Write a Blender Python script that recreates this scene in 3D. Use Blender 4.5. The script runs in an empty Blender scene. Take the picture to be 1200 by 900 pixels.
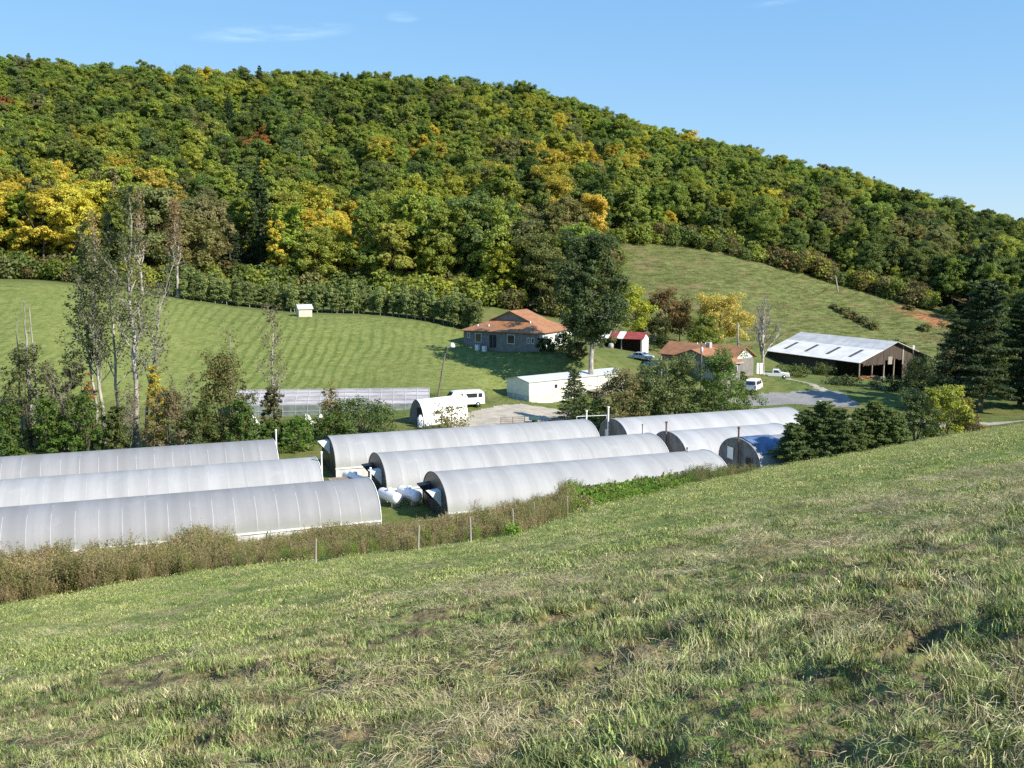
import bpy, math, random
import numpy as np
from mathutils import Vector, Matrix, Quaternion
C = bpy.context.scene.collection
rnd = random.Random(7)
R = np.random.default_rng(11)
PI = math.pi
# ------------------------------------------------------------------ camera model
F, TH = 1150.0, math.radians(7.7)
CT, ST = math.cos(TH), math.sin(TH)
def ray(px, py):
    xn, yn = (px-600)/F, (450-py)/F
    return np.array([xn, CT+yn*ST, yn*CT-ST])
def W3(px, py, Y):
    d = ray(px, py); return d*(Y/d[1])
def proj(p):
    y = p[1]*CT-p[2]*ST; z = p[1]*ST+p[2]*CT
    return 600+F*p[0]/y, 450-F*z/y, y
# ------------------------------------------------------------------ terrain
def ihash(i, j, s):
    n = (i*374761393+j*668265263+s*1442695041) & 0x7fffffff
    n = ((n ^ (n >> 13))*1274126177) & 0x7fffffff
    return ((n ^ (n >> 16)) & 0xffff)/65535.0
def vnoise(x, y, s=0):
    xi = np.floor(x).astype(np.int64); yi = np.floor(y).astype(np.int64)
    fx = x-xi; fy = y-yi
    fx = fx*fx*(3-2*fx); fy = fy*fy*(3-2*fy)
    a = ihash(xi, yi, s); b = ihash(xi+1, yi, s); c = ihash(xi, yi+1, s); d = ihash(xi+1, yi+1, s)
    return (a*(1-fx)+b*fx)*(1-fy)+(c*(1-fx)+d*fx)*fy
def fbm(x, y, s=0, o=4):
    t = 0; a = .5
    for k in range(o):
        t = t+a*vnoise(x*2**k+k*17.3, y*2**k-k*9.1, s+k); a *= .5
    return t
ctrl = []
for X in (-90, -45, 0, 40, 80):
    for Y in (55, 90, 116): ctrl.append((X, Y, -24.6))
for p in [(-160, 40), (-160, 100), (-90, 0), (0, 0), (100, 0), (0, -120), (-160, -120), (160, -120), (200, 60)]: ctrl.append((p[0], p[1], -24.6))
for (px, py, D) in [(350,375,190),(590,407,184),(40,333,200),(200,470,150),(200,410,172),(200,357,195),(0,400,165),(0,470,140),(-120,333,200),(-120,420,160),
    (480,384,190),(545,402,184),(632,412,175),(420,452,160),(420,415,175),(520,440,164),(570,455,160),
    (600,485,143),(870,465,165),(1000,470,160),(1150,480,155),(908,443,188),(883,461,165),(1006,443,200),(745,413,195),(757,420,186),(690,425,170),
    (780,436,168),(845,436,168),(731,459.8,169),(595,465.5,161.6),(675,465.5,162),(620,471,156),(755,452,172),
    (730,287,300),(870,305,300),(1000,340,300),(1100,365,290),(770,398,226),(950,396,242),(1060,418,235),(850,350,262),(980,372,262),(1000,440,215),(1100,455,190),(1250,470,165),(1250,445,220)]:
    ctrl.append(tuple(W3(px, py, D)))
def CP(px, D, z): ctrl.append(((px-600)/F*D/.995, D, z))
for px, D, z in [(-120,216,-5.5),(0,216,-5.8),(130,222,-7.5),(350,206,-12.6),(480,206,-13.5),(300,240,-9.5),(420,240,-11),(600,236,-14),(690,240,-16.5),
    (-200,520,86),(0,520,83),(300,500,73),(600,480,63),(800,470,39),(1000,460,19),(1200,450,-3),(1400,450,-22),(1600,420,-24),
    (0,350,29),(300,350,24),(600,350,20),(-200,350,30),(0,680,60),(600,680,38),(1100,680,-15),(1500,680,-26),(-300,680,60),
    (1200,300,-20),(1350,260,-24.5)]: CP(px, D, z)
ctrl = np.array(ctrl)
def _phi(r2): return .5*r2*np.log(r2+1e-9)
_xy = ctrl[:, :2]/100; _n = len(ctrl)
_r2 = ((_xy[:, None]-_xy[None])**2).sum(-1)
_K = _phi(_r2)+np.eye(_n)*2e-4
_P = np.c_[np.ones(_n), _xy]
_A = np.block([[_K, _P], [_P.T, np.zeros((3, 3))]])
_sol = np.linalg.solve(_A, np.r_[ctrl[:, 2], 0, 0, 0])
def valley(x, y):
    x = np.asarray(x, float); y = np.asarray(y, float); sh = x.shape
    x = x.ravel()/100; y = y.ravel()/100; out = np.empty_like(x)
    for i in range(0, len(x), 50000):
        a, b = x[i:i+50000], y[i:i+50000]
        r2 = (a[:, None]-_xy[None, :, 0])**2+(b[:, None]-_xy[None, :, 1])**2
        out[i:i+50000] = _phi(r2)@_sol[:_n]+_sol[_n]+_sol[_n+1]*a+_sol[_n+2]*b
    return out.reshape(sh)
def plane(x, y):
    p = -1.7+.167*x-.251*y
    return 12-np.logaddexp(0, (12-p)/2)*2
def h(x, y):
    x = np.asarray(x, float); y = np.asarray(y, float)
    p = plane(x, y)+(fbm(x/14, y/14, 5, 2)-.37)*.5*np.clip((y-6)/20, 0, 1)*np.clip((90-y)/40, 0, 1)
    v = np.clip(valley(x, y), -27, 200)
    pp = -.351*x+.936*y; tt = .936*x+.351*y            # terrace cut for the greenhouse row
    p = p-3.2*np.clip((pp-79.6)/2.6, 0, 1)*np.clip((tt+22)/6, 0, 1)*np.clip((58-tt)/5, 0, 1)*np.clip((120-pp)/20, 0, 1)
    return np.logaddexp(p/.3, v/.3)*.3
def sst_(v, a, b):
    t = np.clip((v-a)/(b-a), 0, 1); return t*t*(3-2*t)
def rough(x, y):                                    # clods, ruts and wheel marks of the hay field
    d = np.hypot(x, y); k = np.clip((24-d)/14, 0, 1)*(y > -8)
    n = (fbm(x*1.6, y*2.2, 21, 3)-.44)*.30+(fbm(x*4.2, y*5., 23, 2)-.37)*.16
    pit = -sst_(fbm(x*1.5+9, y*2.4, 31, 2), .49, .57)*.19
    wr = np.clip(fbm(x*.45, y*1.3, 41, 3)-.44, 0, 1)*.55
    return (n+pit+wr)*k
def hz(x, y): return float(h(np.array([x]), np.array([y]))[0])
_ts = np.geomspace(2.5, 620, 1500)
def hit(px, py):                                    # where a line of sight meets the ground
    d = ray(px, py); q = d[None]*_ts[:, None]
    g = q[:, 2]-h(q[:, 0], q[:, 1]); i = np.argmax(g < 0)
    if i == 0: i = len(_ts)-1
    t = _ts[i-1]+(_ts[i]-_ts[i-1])*g[i-1]/(g[i-1]-g[i]+1e-12)
    return d*t
def at(px, D):
    x = (px-600)/F*D/.99
    return np.array([x, D, hz(x, D)])
# ------------------------------------------------------------------ mesh helpers
def mesh_np(name, V, Fc, mats, mi=None, smooth=False, uvs=None):
    """V (n,3); Fc: array of quads or tris (m,k)"""
    me = bpy.data.meshes.new(name)
    V = np.asarray(V, np.float32); Fc = np.asarray(Fc, np.int32); k = Fc.shape[1]
    me.vertices.add(len(V)); me.vertices.foreach_set('co', V.ravel())
    me.loops.add(Fc.size); me.loops.foreach_set('vertex_index', Fc.ravel())
    me.polygons.add(len(Fc)); me.polygons.foreach_set('loop_start', np.arange(0, Fc.size, k, dtype=np.int32))
    me.polygons.foreach_set('loop_total', np.full(len(Fc), k, np.int32))
    for m in mats: me.materials.append(m)
    if mi is not None: me.polygons.foreach_set('material_index', np.asarray(mi, np.int32))
    me.polygons.foreach_set('use_smooth', np.full(len(Fc), smooth, bool))
    me.update(calc_edges=True); return me
class MB:
    def __init__(s): s.v = []; s.f = []; s.m = []; s.sm = []
    def poly(s, pts, m=0, sm=False):
        i = len(s.v); s.v += [tuple(map(float, p)) for p in pts]; s.f.append(list(range(i, i+len(pts)))); s.m.append(m); s.sm.append(sm)
    def grid(s, rows, m=0, sm=False, close=False, mf=None):
        i = len(s.v); n = len(rows[0])
        for r in rows: s.v += [tuple(map(float, p)) for p in r]
        for a in range(len(rows)-1):
            for b in range(n if close else n-1):
                c = (b+1) % n
                s.f.append([i+a*n+b, i+a*n+c, i+(a+1)*n+c, i+(a+1)*n+b]); s.m.append(m if mf is None else mf(a, b)); s.sm.append(sm)
    def box(s, x0, x1, y0, y1, z0, z1, m=0):
        i = len(s.v)
        s.v += [(x0,y0,z0),(x1,y0,z0),(x1,y1,z0),(x0,y1,z0),(x0,y0,z1),(x1,y0,z1),(x1,y1,z1),(x0,y1,z1)]
        for q in ((3,2,1,0),(4,5,6,7),(0,1,5,4),(1,2,6,5),(2,3,7,6),(3,0,4,7)):
            s.f.append([i+k for k in q]); s.m.append(m); s.sm.append(False)
    def prism(s, prof, axis, a0, a1, m=0):
        """profile polygon (2d) extruded along axis 0/1/2 from a0 to a1"""
        def P(p, a):
            if axis == 0: return (a, p[0], p[1])
            if axis == 1: return (p[0], a, p[1])
            return (p[0], p[1], a)
        n = len(prof); i = len(s.v)
        s.v += [P(p, a0) for p in prof]+[P(p, a1) for p in prof]
        s.f.append(list(range(i+n-1, i-1, -1))); s.f.append(list(range(i+n, i+2*n)))
        s.m += [m, m]; s.sm += [False, False]
        for k in range(n):
            l = (k+1) % n; s.f.append([i+k, i+l, i+n+l, i+n+k]); s.m.append(m); s.sm.append(False)
    def slab(s, quad, t, m=0):
        """a sheet with thickness t along its normal"""
        q = [Vector(p) for p in quad]; n = (q[1]-q[0]).cross(q[-1]-q[0]).normalized()*t; k = len(q); i = len(s.v)
        s.v += [tuple(p) for p in q]+[tuple(p-n) for p in q]
        s.f.append(list(range(i, i+k))); s.f.append(list(range(i+2*k-1, i+k-1, -1))); s.m += [m, m]; s.sm += [False]*2
        for a in range(k):
            b = (a+1) % k; s.f.append([i+a, i+k+a, i+k+b, i+b]); s.m.append(m); s.sm.append(False)
    def tube(s, pts, rad, n=6, m=0, cap=True, sm=True):
        pts = [Vector(p) for p in pts]
        if not hasattr(rad, '__len__'): rad = [rad]*len(pts)
        rows = []; ref = Vector((.31, .95, .05))
        for i, p in enumerate(pts):
            d = (pts[min(i+1, len(pts)-1)]-pts[max(i-1, 0)])
            if d.length < 1e-9: d = Vector((0, 0, 1))
            d.normalize(); a = d.cross(ref)
            if a.length < .1: a = d.cross(Vector((1, 0, 0)))
            a.normalize(); b = d.cross(a)
            rows.append([p+(a*math.cos(2*PI*k/n)+b*math.sin(2*PI*k/n))*rad[i] for k in range(n)])
        s.grid(rows, m, sm, True)
        if cap:
            s.poly(rows[0][::-1], m); s.poly(rows[-1], m)
    def lathe(s, prof, c=(0, 0, 0), axis='z', n=16, m=0, sm=True):
        rows = []
        for (r, a) in prof:
            row = []
            for k in range(n):
                x, y = r*math.cos(2*PI*k/n), r*math.sin(2*PI*k/n)
                q = (x, y, a) if axis == 'z' else ((a, x, y) if axis == 'x' else (y, a, x))
                row.append((q[0]+c[0], q[1]+c[1], q[2]+c[2]))
            rows.append(row)
        s.grid(rows, m, sm, True)
    def mesh(s, name, mats):
        me = bpy.data.meshes.new(name); me.from_pydata(s.v, [], s.f)
        for m in (mats if isinstance(mats, (list, tuple)) else [mats]): me.materials.append(m)
        me.polygons.foreach_set('material_index', s.m); me.polygons.foreach_set('use_smooth', s.sm); me.update(); return me
    def build(s, name, mats, parent=None):
        o = bpy.data.objects.new(name, s.mesh(name, mats)); C.objects.link(o); o.parent = parent; return o
def tag(o, label=None, cat=None, group=None, kind=None):
    if label: o['label'] = label
    if cat: o['category'] = cat
    if group: o['group'] = group
    if kind: o['kind'] = kind
    return o
def thing(name, label, cat, loc=(0, 0, 0), rz=0, group=None):
    o = bpy.data.objects.new(name, None); C.objects.link(o); o.empty_display_size = .3
    o.location = tuple(map(float, loc)); o.rotation_euler = (0, 0, rz); return tag(o, label, cat, group)
def link(name, me, parent=None, loc=(0, 0, 0), rz=0, sc=1):
    o = bpy.data.objects.new(name, me); C.objects.link(o); o.parent = parent
    o.location = tuple(map(float, loc)); o.rotation_euler = (0, 0, rz)
    o.scale = sc if hasattr(sc, '__len__') else (sc, sc, sc); return o
# ------------------------------------------------------------------ materials
def newmat(name):
    m = bpy.data.materials.new(name); m.use_nodes = True; nt = m.node_tree
    b = nt.nodes['Principled BSDF']; return m, nt, b
def N(nt, t, **kw):
    n = nt.nodes.new(t)
    for k, v in kw.items():
        if k in n.inputs: n.inputs[k].default_value = v
        else: setattr(n, k, v)
    return n
def mixc(nt, fac, a, b, blend='MIX'):
    n = nt.nodes.new('ShaderNodeMix'); n.data_type = 'RGBA'; n.blend_type = blend
    for s, v in ((0, fac), (6, a), (7, b)):
        if hasattr(v, 'links'): nt.links.new(v, n.inputs[s])
        else: n.inputs[s].default_value = v if s == 0 else (*v, 1)
    return n.outputs[2]
def mathn(nt, op, a, b=0., c=None):
    n = nt.nodes.new('ShaderNodeMath'); n.operation = op
    for s, v in enumerate((a, b) if c is None else (a, b, c)):
        if hasattr(v, 'links'): nt.links.new(v, n.inputs[s])
        else: n.inputs[s].default_value = v
    return n.outputs[0]
def ramp(nt, v, lo, hi):
    n = nt.nodes.new('ShaderNodeMapRange'); n.interpolation_type = 'SMOOTHSTEP'
    nt.links.new(v, n.inputs[0]); n.inputs[1].default_value = lo; n.inputs[2].default_value = hi; return n.outputs[0]
def noise(nt, vec, scale, detail=4, rough=.6):
    n = N(nt, 'ShaderNodeTexNoise', Scale=scale, Detail=detail, Roughness=rough)
    if vec is not None: nt.links.new(vec, n.inputs['Vector'])
    return n.outputs[0]
def smat(name, col, rough=.6, var=.18, scale=1.5, dirt=None, metal=0., bump=0., stretch=None, spec=.5):
    """a plain coloured surface with blotchy wear"""
    m, nt, b = newmat(name); tc = N(nt, 'ShaderNodeTexCoord'); vec = tc.outputs['Object']
    if stretch:
        mp = N(nt, 'ShaderNodeMapping'); mp.inputs['Scale'].default_value = stretch
        nt.links.new(vec, mp.inputs[0]); vec = mp.outputs[0]
    n1 = noise(nt, vec, scale, 5, .65)
    lo = tuple(c*(1-var*1.6) for c in col); hi = tuple(min(1, c*(1+var*.7)) for c in col)
    c = mixc(nt, ramp(nt, n1, .3, .7), lo, hi)
    if dirt:
        n2 = noise(nt, vec, scale*.45, 6, .7); c = mixc(nt, mathn(nt, 'MULTIPLY', ramp(nt, n2, .5, .75), .6), c, dirt)
    nt.links.new(c, b.inputs['Base Color']); b.inputs['Roughness'].default_value = rough; b.inputs['Metallic'].default_value = metal
    b.inputs['Specular IOR Level'].default_value = spec
    if bump:
        bn = N(nt, 'ShaderNodeBump', Strength=bump, Distance=.05); nt.links.new(noise(nt, vec, scale*6, 3), bn.inputs['Height']); nt.links.new(bn.outputs[0], b.inputs['Normal'])
    return m
def leafmat(name, transl=.3, nscale=.45, hue=.03, spec=.25, vr=.56, sat=.97):
    m, nt, b = newmat(name)
    at_ = N(nt, 'ShaderNodeAttribute', attribute_name='tint', attribute_type='INSTANCER')
    g = N(nt, 'ShaderNodeNewGeometry')
    n1 = noise(nt, g.outputs['Position'], nscale, 3)
    hs = N(nt, 'ShaderNodeHueSaturation')
    isl = g.outputs['Random Per Island']
    nt.links.new(mathn(nt, 'MULTIPLY_ADD', n1, -hue*2.4, .5+hue*1.2), hs.inputs['Hue'])
    hs.inputs['Saturation'].default_value = sat
    v = mathn(nt, 'MULTIPLY', mathn(nt, 'MULTIPLY_ADD', isl, vr, 1-vr/2), mathn(nt, 'MULTIPLY_ADD', n1, .7, .65))
    nt.links.new(v, hs.inputs['Value']); nt.links.new(at_.outputs['Color'], hs.inputs['Color'])
    col = hs.outputs[0]
    nt.links.new(col, b.inputs['Base Color']); b.inputs['Roughness'].default_value = .55; b.inputs['Specular IOR Level'].default_value = spec
    tr = N(nt, 'ShaderNodeBsdfTranslucent'); nt.links.new(mixc(nt, 1., col, (1.15, 1.1, .6), 'MULTIPLY'), tr.inputs[0])
    mx = N(nt, 'ShaderNodeMixShader'); mx.inputs[0].default_value = transl
    nt.links.new(b.outputs[0], mx.inputs[1]); nt.links.new(tr.outputs[0], mx.inputs[2])
    nt.links.new(mx.outputs[0], nt.nodes['Material Output'].inputs[0]); return m
M = {}
M['leaf'] = leafmat('foliage', .44); M['grass'] = leafmat('grass_blades', .16, .5, .03, .3, 1.2, 1.0); M['weed'] = leafmat('weed_leaves', .25, .3, .03, .25, .7, 1.0)
M['bark'] = smat('grey_brown_bark', (.13, .10, .075), .9, .35, 3, bump=.6, stretch=(1, 1, .25))
M['pale_bark'] = smat('pale_sycamore_bark', (.40, .37, .32), .85, .45, 2.2, dirt=(.16, .13, .10), stretch=(1, 1, .35))
M['grey_bark'] = smat('weathered_grey_bark', (.33, .30, .27), .9, .35, 3, stretch=(1, 1, .25))
def filmmat(name, col, rough, dark, seed):
    """milky double film: streaks running over the arch, algae low down, bay to bay differences"""
    m, nt, b = newmat(name); tc = N(nt, 'ShaderNodeTexCoord'); vec = tc.outputs['Object']
    def mp(s):
        k = N(nt, 'ShaderNodeMapping'); k.inputs['Scale'].default_value = s; k.inputs['Location'].default_value = (seed, seed, 0); nt.links.new(vec, k.inputs[0]); return k.outputs[0]
    bay = noise(nt, mp((.57, .02, .02)), 1., 2, .5); st = noise(nt, mp((3.2, .35, .35)), 1., 5, .7); bl = noise(nt, mp((.5, .5, .8)), 1., 5, .65)
    c = mixc(nt, ramp(nt, bay, .3, .7), tuple(v*.86 for v in col), tuple(v*1.1 for v in col))
    c = mixc(nt, mathn(nt, 'MULTIPLY', ramp(nt, st, .45, .75), .45), c, dark)
    c = mixc(nt, mathn(nt, 'MULTIPLY', ramp(nt, bl, .52, .75), .5), c, tuple(min(1, v*1.22) for v in col))
    xs = N(nt, 'ShaderNodeSeparateXYZ'); nt.links.new(vec, xs.inputs[0])
    c = mixc(nt, mathn(nt, 'MULTIPLY', ramp(nt, mathn(nt, 'MULTIPLY_ADD', st, -1.2, xs.outputs[2]), 1.5, .6), .55), c, (.30, .32, .27))
    b.inputs['Specular IOR Level'].default_value = .25
    nt.links.new(c, b.inputs['Base Color']); nt.links.new(mathn(nt, 'MULTIPLY_ADD', bl, .3, rough-.12), b.inputs['Roughness'])
    bn = N(nt, 'ShaderNodeBump', Strength=.25, Distance=.05); nt.links.new(noise(nt, mp((2., .6, .6)), 1., 4, .6), bn.inputs['Height']); nt.links.new(bn.outputs[0], b.inputs['Normal']); return m
M['film'] = smat('greenhouse_film', (.34, .352, .362), .38, .10, .35, dirt=(.29, .30, .305))
M['film_old'] = smat('greenhouse_film_older', (.29, .295, .317), .33, .10, .35, dirt=(.255, .26, .275))
M['film_bright'] = smat('greenhouse_film_white', (.385, .40, .42), .42, .08, .4, dirt=(.33, .35, .36))
for _k, _c, _d, _s in (('film', (.325, .33, .33), (.265, .27, .272), 1), ('film_old', (.25, .252, .256), (.212, .214, .218), 7), ('film_bright', (.36, .368, .375), (.33, .34, .345), 13)): M[_k] = filmmat('greenhouse_'+_k, _c, .62, _d, _s)
M['seam'] = smat('film_seam_tape', (.40, .40, .395), .5, .1, 3)
M['rail'] = smat('white_painted_rail', (.80, .79, .76), .5, .1, 2)
M['curtain'] = smat('side_curtain_film', (.60, .61, .58), .4, .15, .8, dirt=(.40, .38, .32), stretch=(2, 1, .4))
M['black_film'] = smat('black_plastic_sheet', (.028, .032, .038), .42, .4, 1.2)
M['blue_tarp'] = smat('blue_tarp', (.10, .165, .29), .6, .35, .9, dirt=(.36, .40, .45))
M['ply'] = smat('weathered_plywood', (.17, .165, .16), .8, .3, 1.3, dirt=(.08, .08, .08), stretch=(1, 1, .5))
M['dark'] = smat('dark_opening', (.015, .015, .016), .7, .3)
M['steel'] = smat('galvanised_sheet', (.55, .57, .58), .45, .15, 1.5, metal=.3)
M['white'] = smat('white_paint', (.80, .80, .78), .45, .06, 1.2, dirt=(.66, .65, .61))
M['tank'] = smat('white_tank_enamel', (.80, .79, .80), .35, .05, 1.5, dirt=(.68, .66, .62))
M['rust'] = smat('rusty_pipe', (.16, .10, .07), .7, .35, 3)
M['wood'] = smat('grey_wood', (.27, .22, .165), .85, .3, 2.5, stretch=(1, 1, .3))
M['pole'] = smat('utility_pole_wood', (.17, .145, .115), .9, .25, 2, stretch=(2, 2, .2))
M['palepole'] = smat('pale_pole_wood', (.33, .305, .26), .85, .2, 2, stretch=(2, 2, .2))
M['roof_brown'] = smat('rust_brown_metal_roof', (.335, .155, .066), .65, .16, .9, dirt=(.245, .125, .062), stretch=(1, 1, 1))
M['wall_grey'] = smat('grey_siding', (.20, .19, .172), .75, .16, 1.2, dirt=(.15, .14, .125))
M['wall_white'] = smat('white_siding', (.72, .72, .69), .6, .06, 1.2)
M['cream'] = smat('cream_siding', (.76, .73, .60), .6, .06, 1.2, dirt=(.62, .59, .48))
M['glass'] = smat('window_glass', (.03, .035, .045), .08, .3, 1, spec=.8)
M['tin'] = smat('tin_roof', (.74, .725, .68), .75, .10, .5, dirt=(.56, .53, .47), stretch=(1, 1, 1))
M['tin_old'] = smat('tin_roof_upper', (.52, .52, .505), .7, .14, .5, dirt=(.42, .39, .35))
M['barnwood'] = smat('barn_boards', (.085, .064, .05), .9, .4, 1.5, dirt=(.16, .145, .13), stretch=(3, 3, .25))
M['red_roof'] = smat('red_roof_sheet', (.30, .055, .04), .5, .2, 1.2, dirt=(.22, .08, .05))
M['tyre'] = smat('tyre_rubber', (.02, .02, .02), .8, .2)
M['hub'] = smat('wheel_rim', (.45, .45, .46), .35, .1, metal=.6)
M['car_white'] = smat('white_car_paint', (.80, .80, .80), .25, .03, .8, dirt=(.7, .69, .66))
M['car_blue'] = smat('pale_blue_car_paint', (.42, .50, .62), .25, .03, .8)
M['car_purple'] = smat('blue_violet_car_paint', (.16, .15, .42), .3, .05, .8)
M['lamp_red'] = smat('red_lens', (.35, .02, .02), .3, .1)
M['lamp'] = smat('clear_lens', (.7, .7, .68), .2, .1)
M['concrete'] = smat('concrete', (.42, .40, .37), .85, .15, 1.5)
M['hay'] = leafmat('straw', .15, 1.2, .01, .2, .8, .95)
# ------------------------------------------------------------------ ground sheet
def sdf(x, y, poly):
    """signed distance to a polygon, negative inside"""
    p = np.asarray(poly, float); d = np.full(x.shape, 1e9); ins = np.zeros(x.shape, bool)
    for a, b in zip(p, np.roll(p, -1, 0)):
        e = b-a; wx = x-a[0]; wy = y-a[1]
        t = np.clip((wx*e[0]+wy*e[1])/(e@e), 0, 1)
        d = np.minimum(d, np.hypot(wx-t*e[0], wy-t*e[1]))
        c = (a[1] > y) != (b[1] > y)
        ins ^= c & (x < (b[0]-a[0])*(y-a[1])/(b[1]-a[1]+1e-12)+a[0])
    return np.where(ins, -d, d)
def sst(v, a, b):
    t = np.clip((v-a)/(b-a), 0, 1); return t*t*(3-2*t)
edge_px = [(-60,722),(0,708),(120,690),(250,668),(400,655),(500,643),(600,630),(670,603),(800,571),(930,543)]
EDGE = np.array([hit(*p)[:2] for p in edge_px]+[(36, 112), (70, 128), (120, 150), (200, 190)])
EDGE = EDGE[np.argsort(EDGE[:, 0])]
def y_edge(x): return np.interp(x, np.r_[-200, -60, EDGE[:, 0]], np.r_[-10, 42, EDGE[:, 1]])
HILL = [at(p, d)[:2] for p, d in [(-250,205),(-150,203),(40,202),(120,203),(200,202),(350,198),(450,199),(545,194),(560,183),(640,173),(650,164),(600,159),(565,155),(515,154),(400,151),(200,147),(0,142),(-250,142)]]
PAST = [at(p, d)[:2] for p, d in [(690,240),(722,303),(870,304),(1000,304),(1110,293),(1150,262),(1060,236),(900,231),(760,222)]]
fe_px = [(-400,235),(-150,222),(0,216),(60,217),(130,222),(220,228),(300,240),(420,240),(560,240),(640,236),(700,243),(728,303),(800,306),(870,303),(940,304),(1000,303),(1060,294),(1110,285),(1160,255),(1250,238),(1500,230)]
FE = np.array([((p-600)/F*d/.99, d) for p, d in fe_px])
def forest_y(x):
    return np.interp(x, FE[:, 0], FE[:, 1])
def build_ground():
    th = np.radians(np.concatenate([np.arange(-33, 33, .088), np.arange(33, 327, 3.)]))
    r = np.geomspace(.8, 1000, 800)
    T, RR = np.meshgrid(th, r); X = (np.sin(T)*RR).ravel(); Y = (np.cos(T)*RR).ravel()
    Z = h(X, Y)+rough(X, Y)
    n = len(th); m = len(r)
    i = np.arange(m-1)[:, None]*n; j = np.arange(n)[None]
    q = np.stack([i+j, i+n+j, i+n+(j+1) % n, i+(j+1) % n], -1).reshape(-1, 4)
    V = np.c_[X, Y, Z]
    m_ = ground_mat()
    me = mesh_np('ground', V, q, [m_], smooth=True)
    fld = 1-sst(Y-y_edge(X), -1, 1.5)
    sh = sdf(X, Y, HILL); hill = 1-sst(sh, -1.0, 1.5)
    past = 1-sst(sdf(X, Y, PAST)+(fbm(X/6, Y/6, 3, 3)-.44)*8, -2, 3)
    forest = sst(Y-forest_y(X)+(fbm(X/5, Y/5, 4, 2)-.37)*6, -3, 2)*(1-past)
    c1 = at(1092, 276); c2 = at(1066, 284)
    clay = np.maximum(1-sst(np.hypot((X-c1[0]), (Y-c1[1])*.6)+(fbm(X/2, Y/2, 8, 3)-.44)*9, 3, 6), .55*(1-sst(np.hypot((X-c2[0])*.8, Y-c2[1])+(fbm(X/2, Y/2, 9, 3)-.44)*9, 3, 7)))
    col = np.c_[fld, hill, past, forest].astype(np.float32)
    a = me.color_attributes.new('zone', 'FLOAT_COLOR', 'POINT'); a.data.foreach_set('color', col.ravel())
    d = np.where(fld > .5, y_edge(X)-Y, np.hypot(X+100, .55*(Y-176)))
    a = me.color_attributes.new('zone_more', 'FLOAT_COLOR', 'POINT'); a.data.foreach_set('color', np.c_[clay, d/100, np.maximum(sst(fbm(X*1.5+9, Y*2.4, 31, 2), .47, .58), sst(fbm(X*.9, Y*1.9, 33, 3), .50, .62)*.8)*np.clip((34-np.hypot(X, Y))/14, 0, 1), np.clip((26-np.hypot(X, Y))/14, 0, 1)].astype(np.float32).ravel())
    o = bpy.data.objects.new('ground', me); C.objects.link(o); tag(o, 'grassy ground of the valley with mown fields and pasture', 'ground', kind='structure')
    # the little disc under the viewer's feet
    return o
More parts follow.
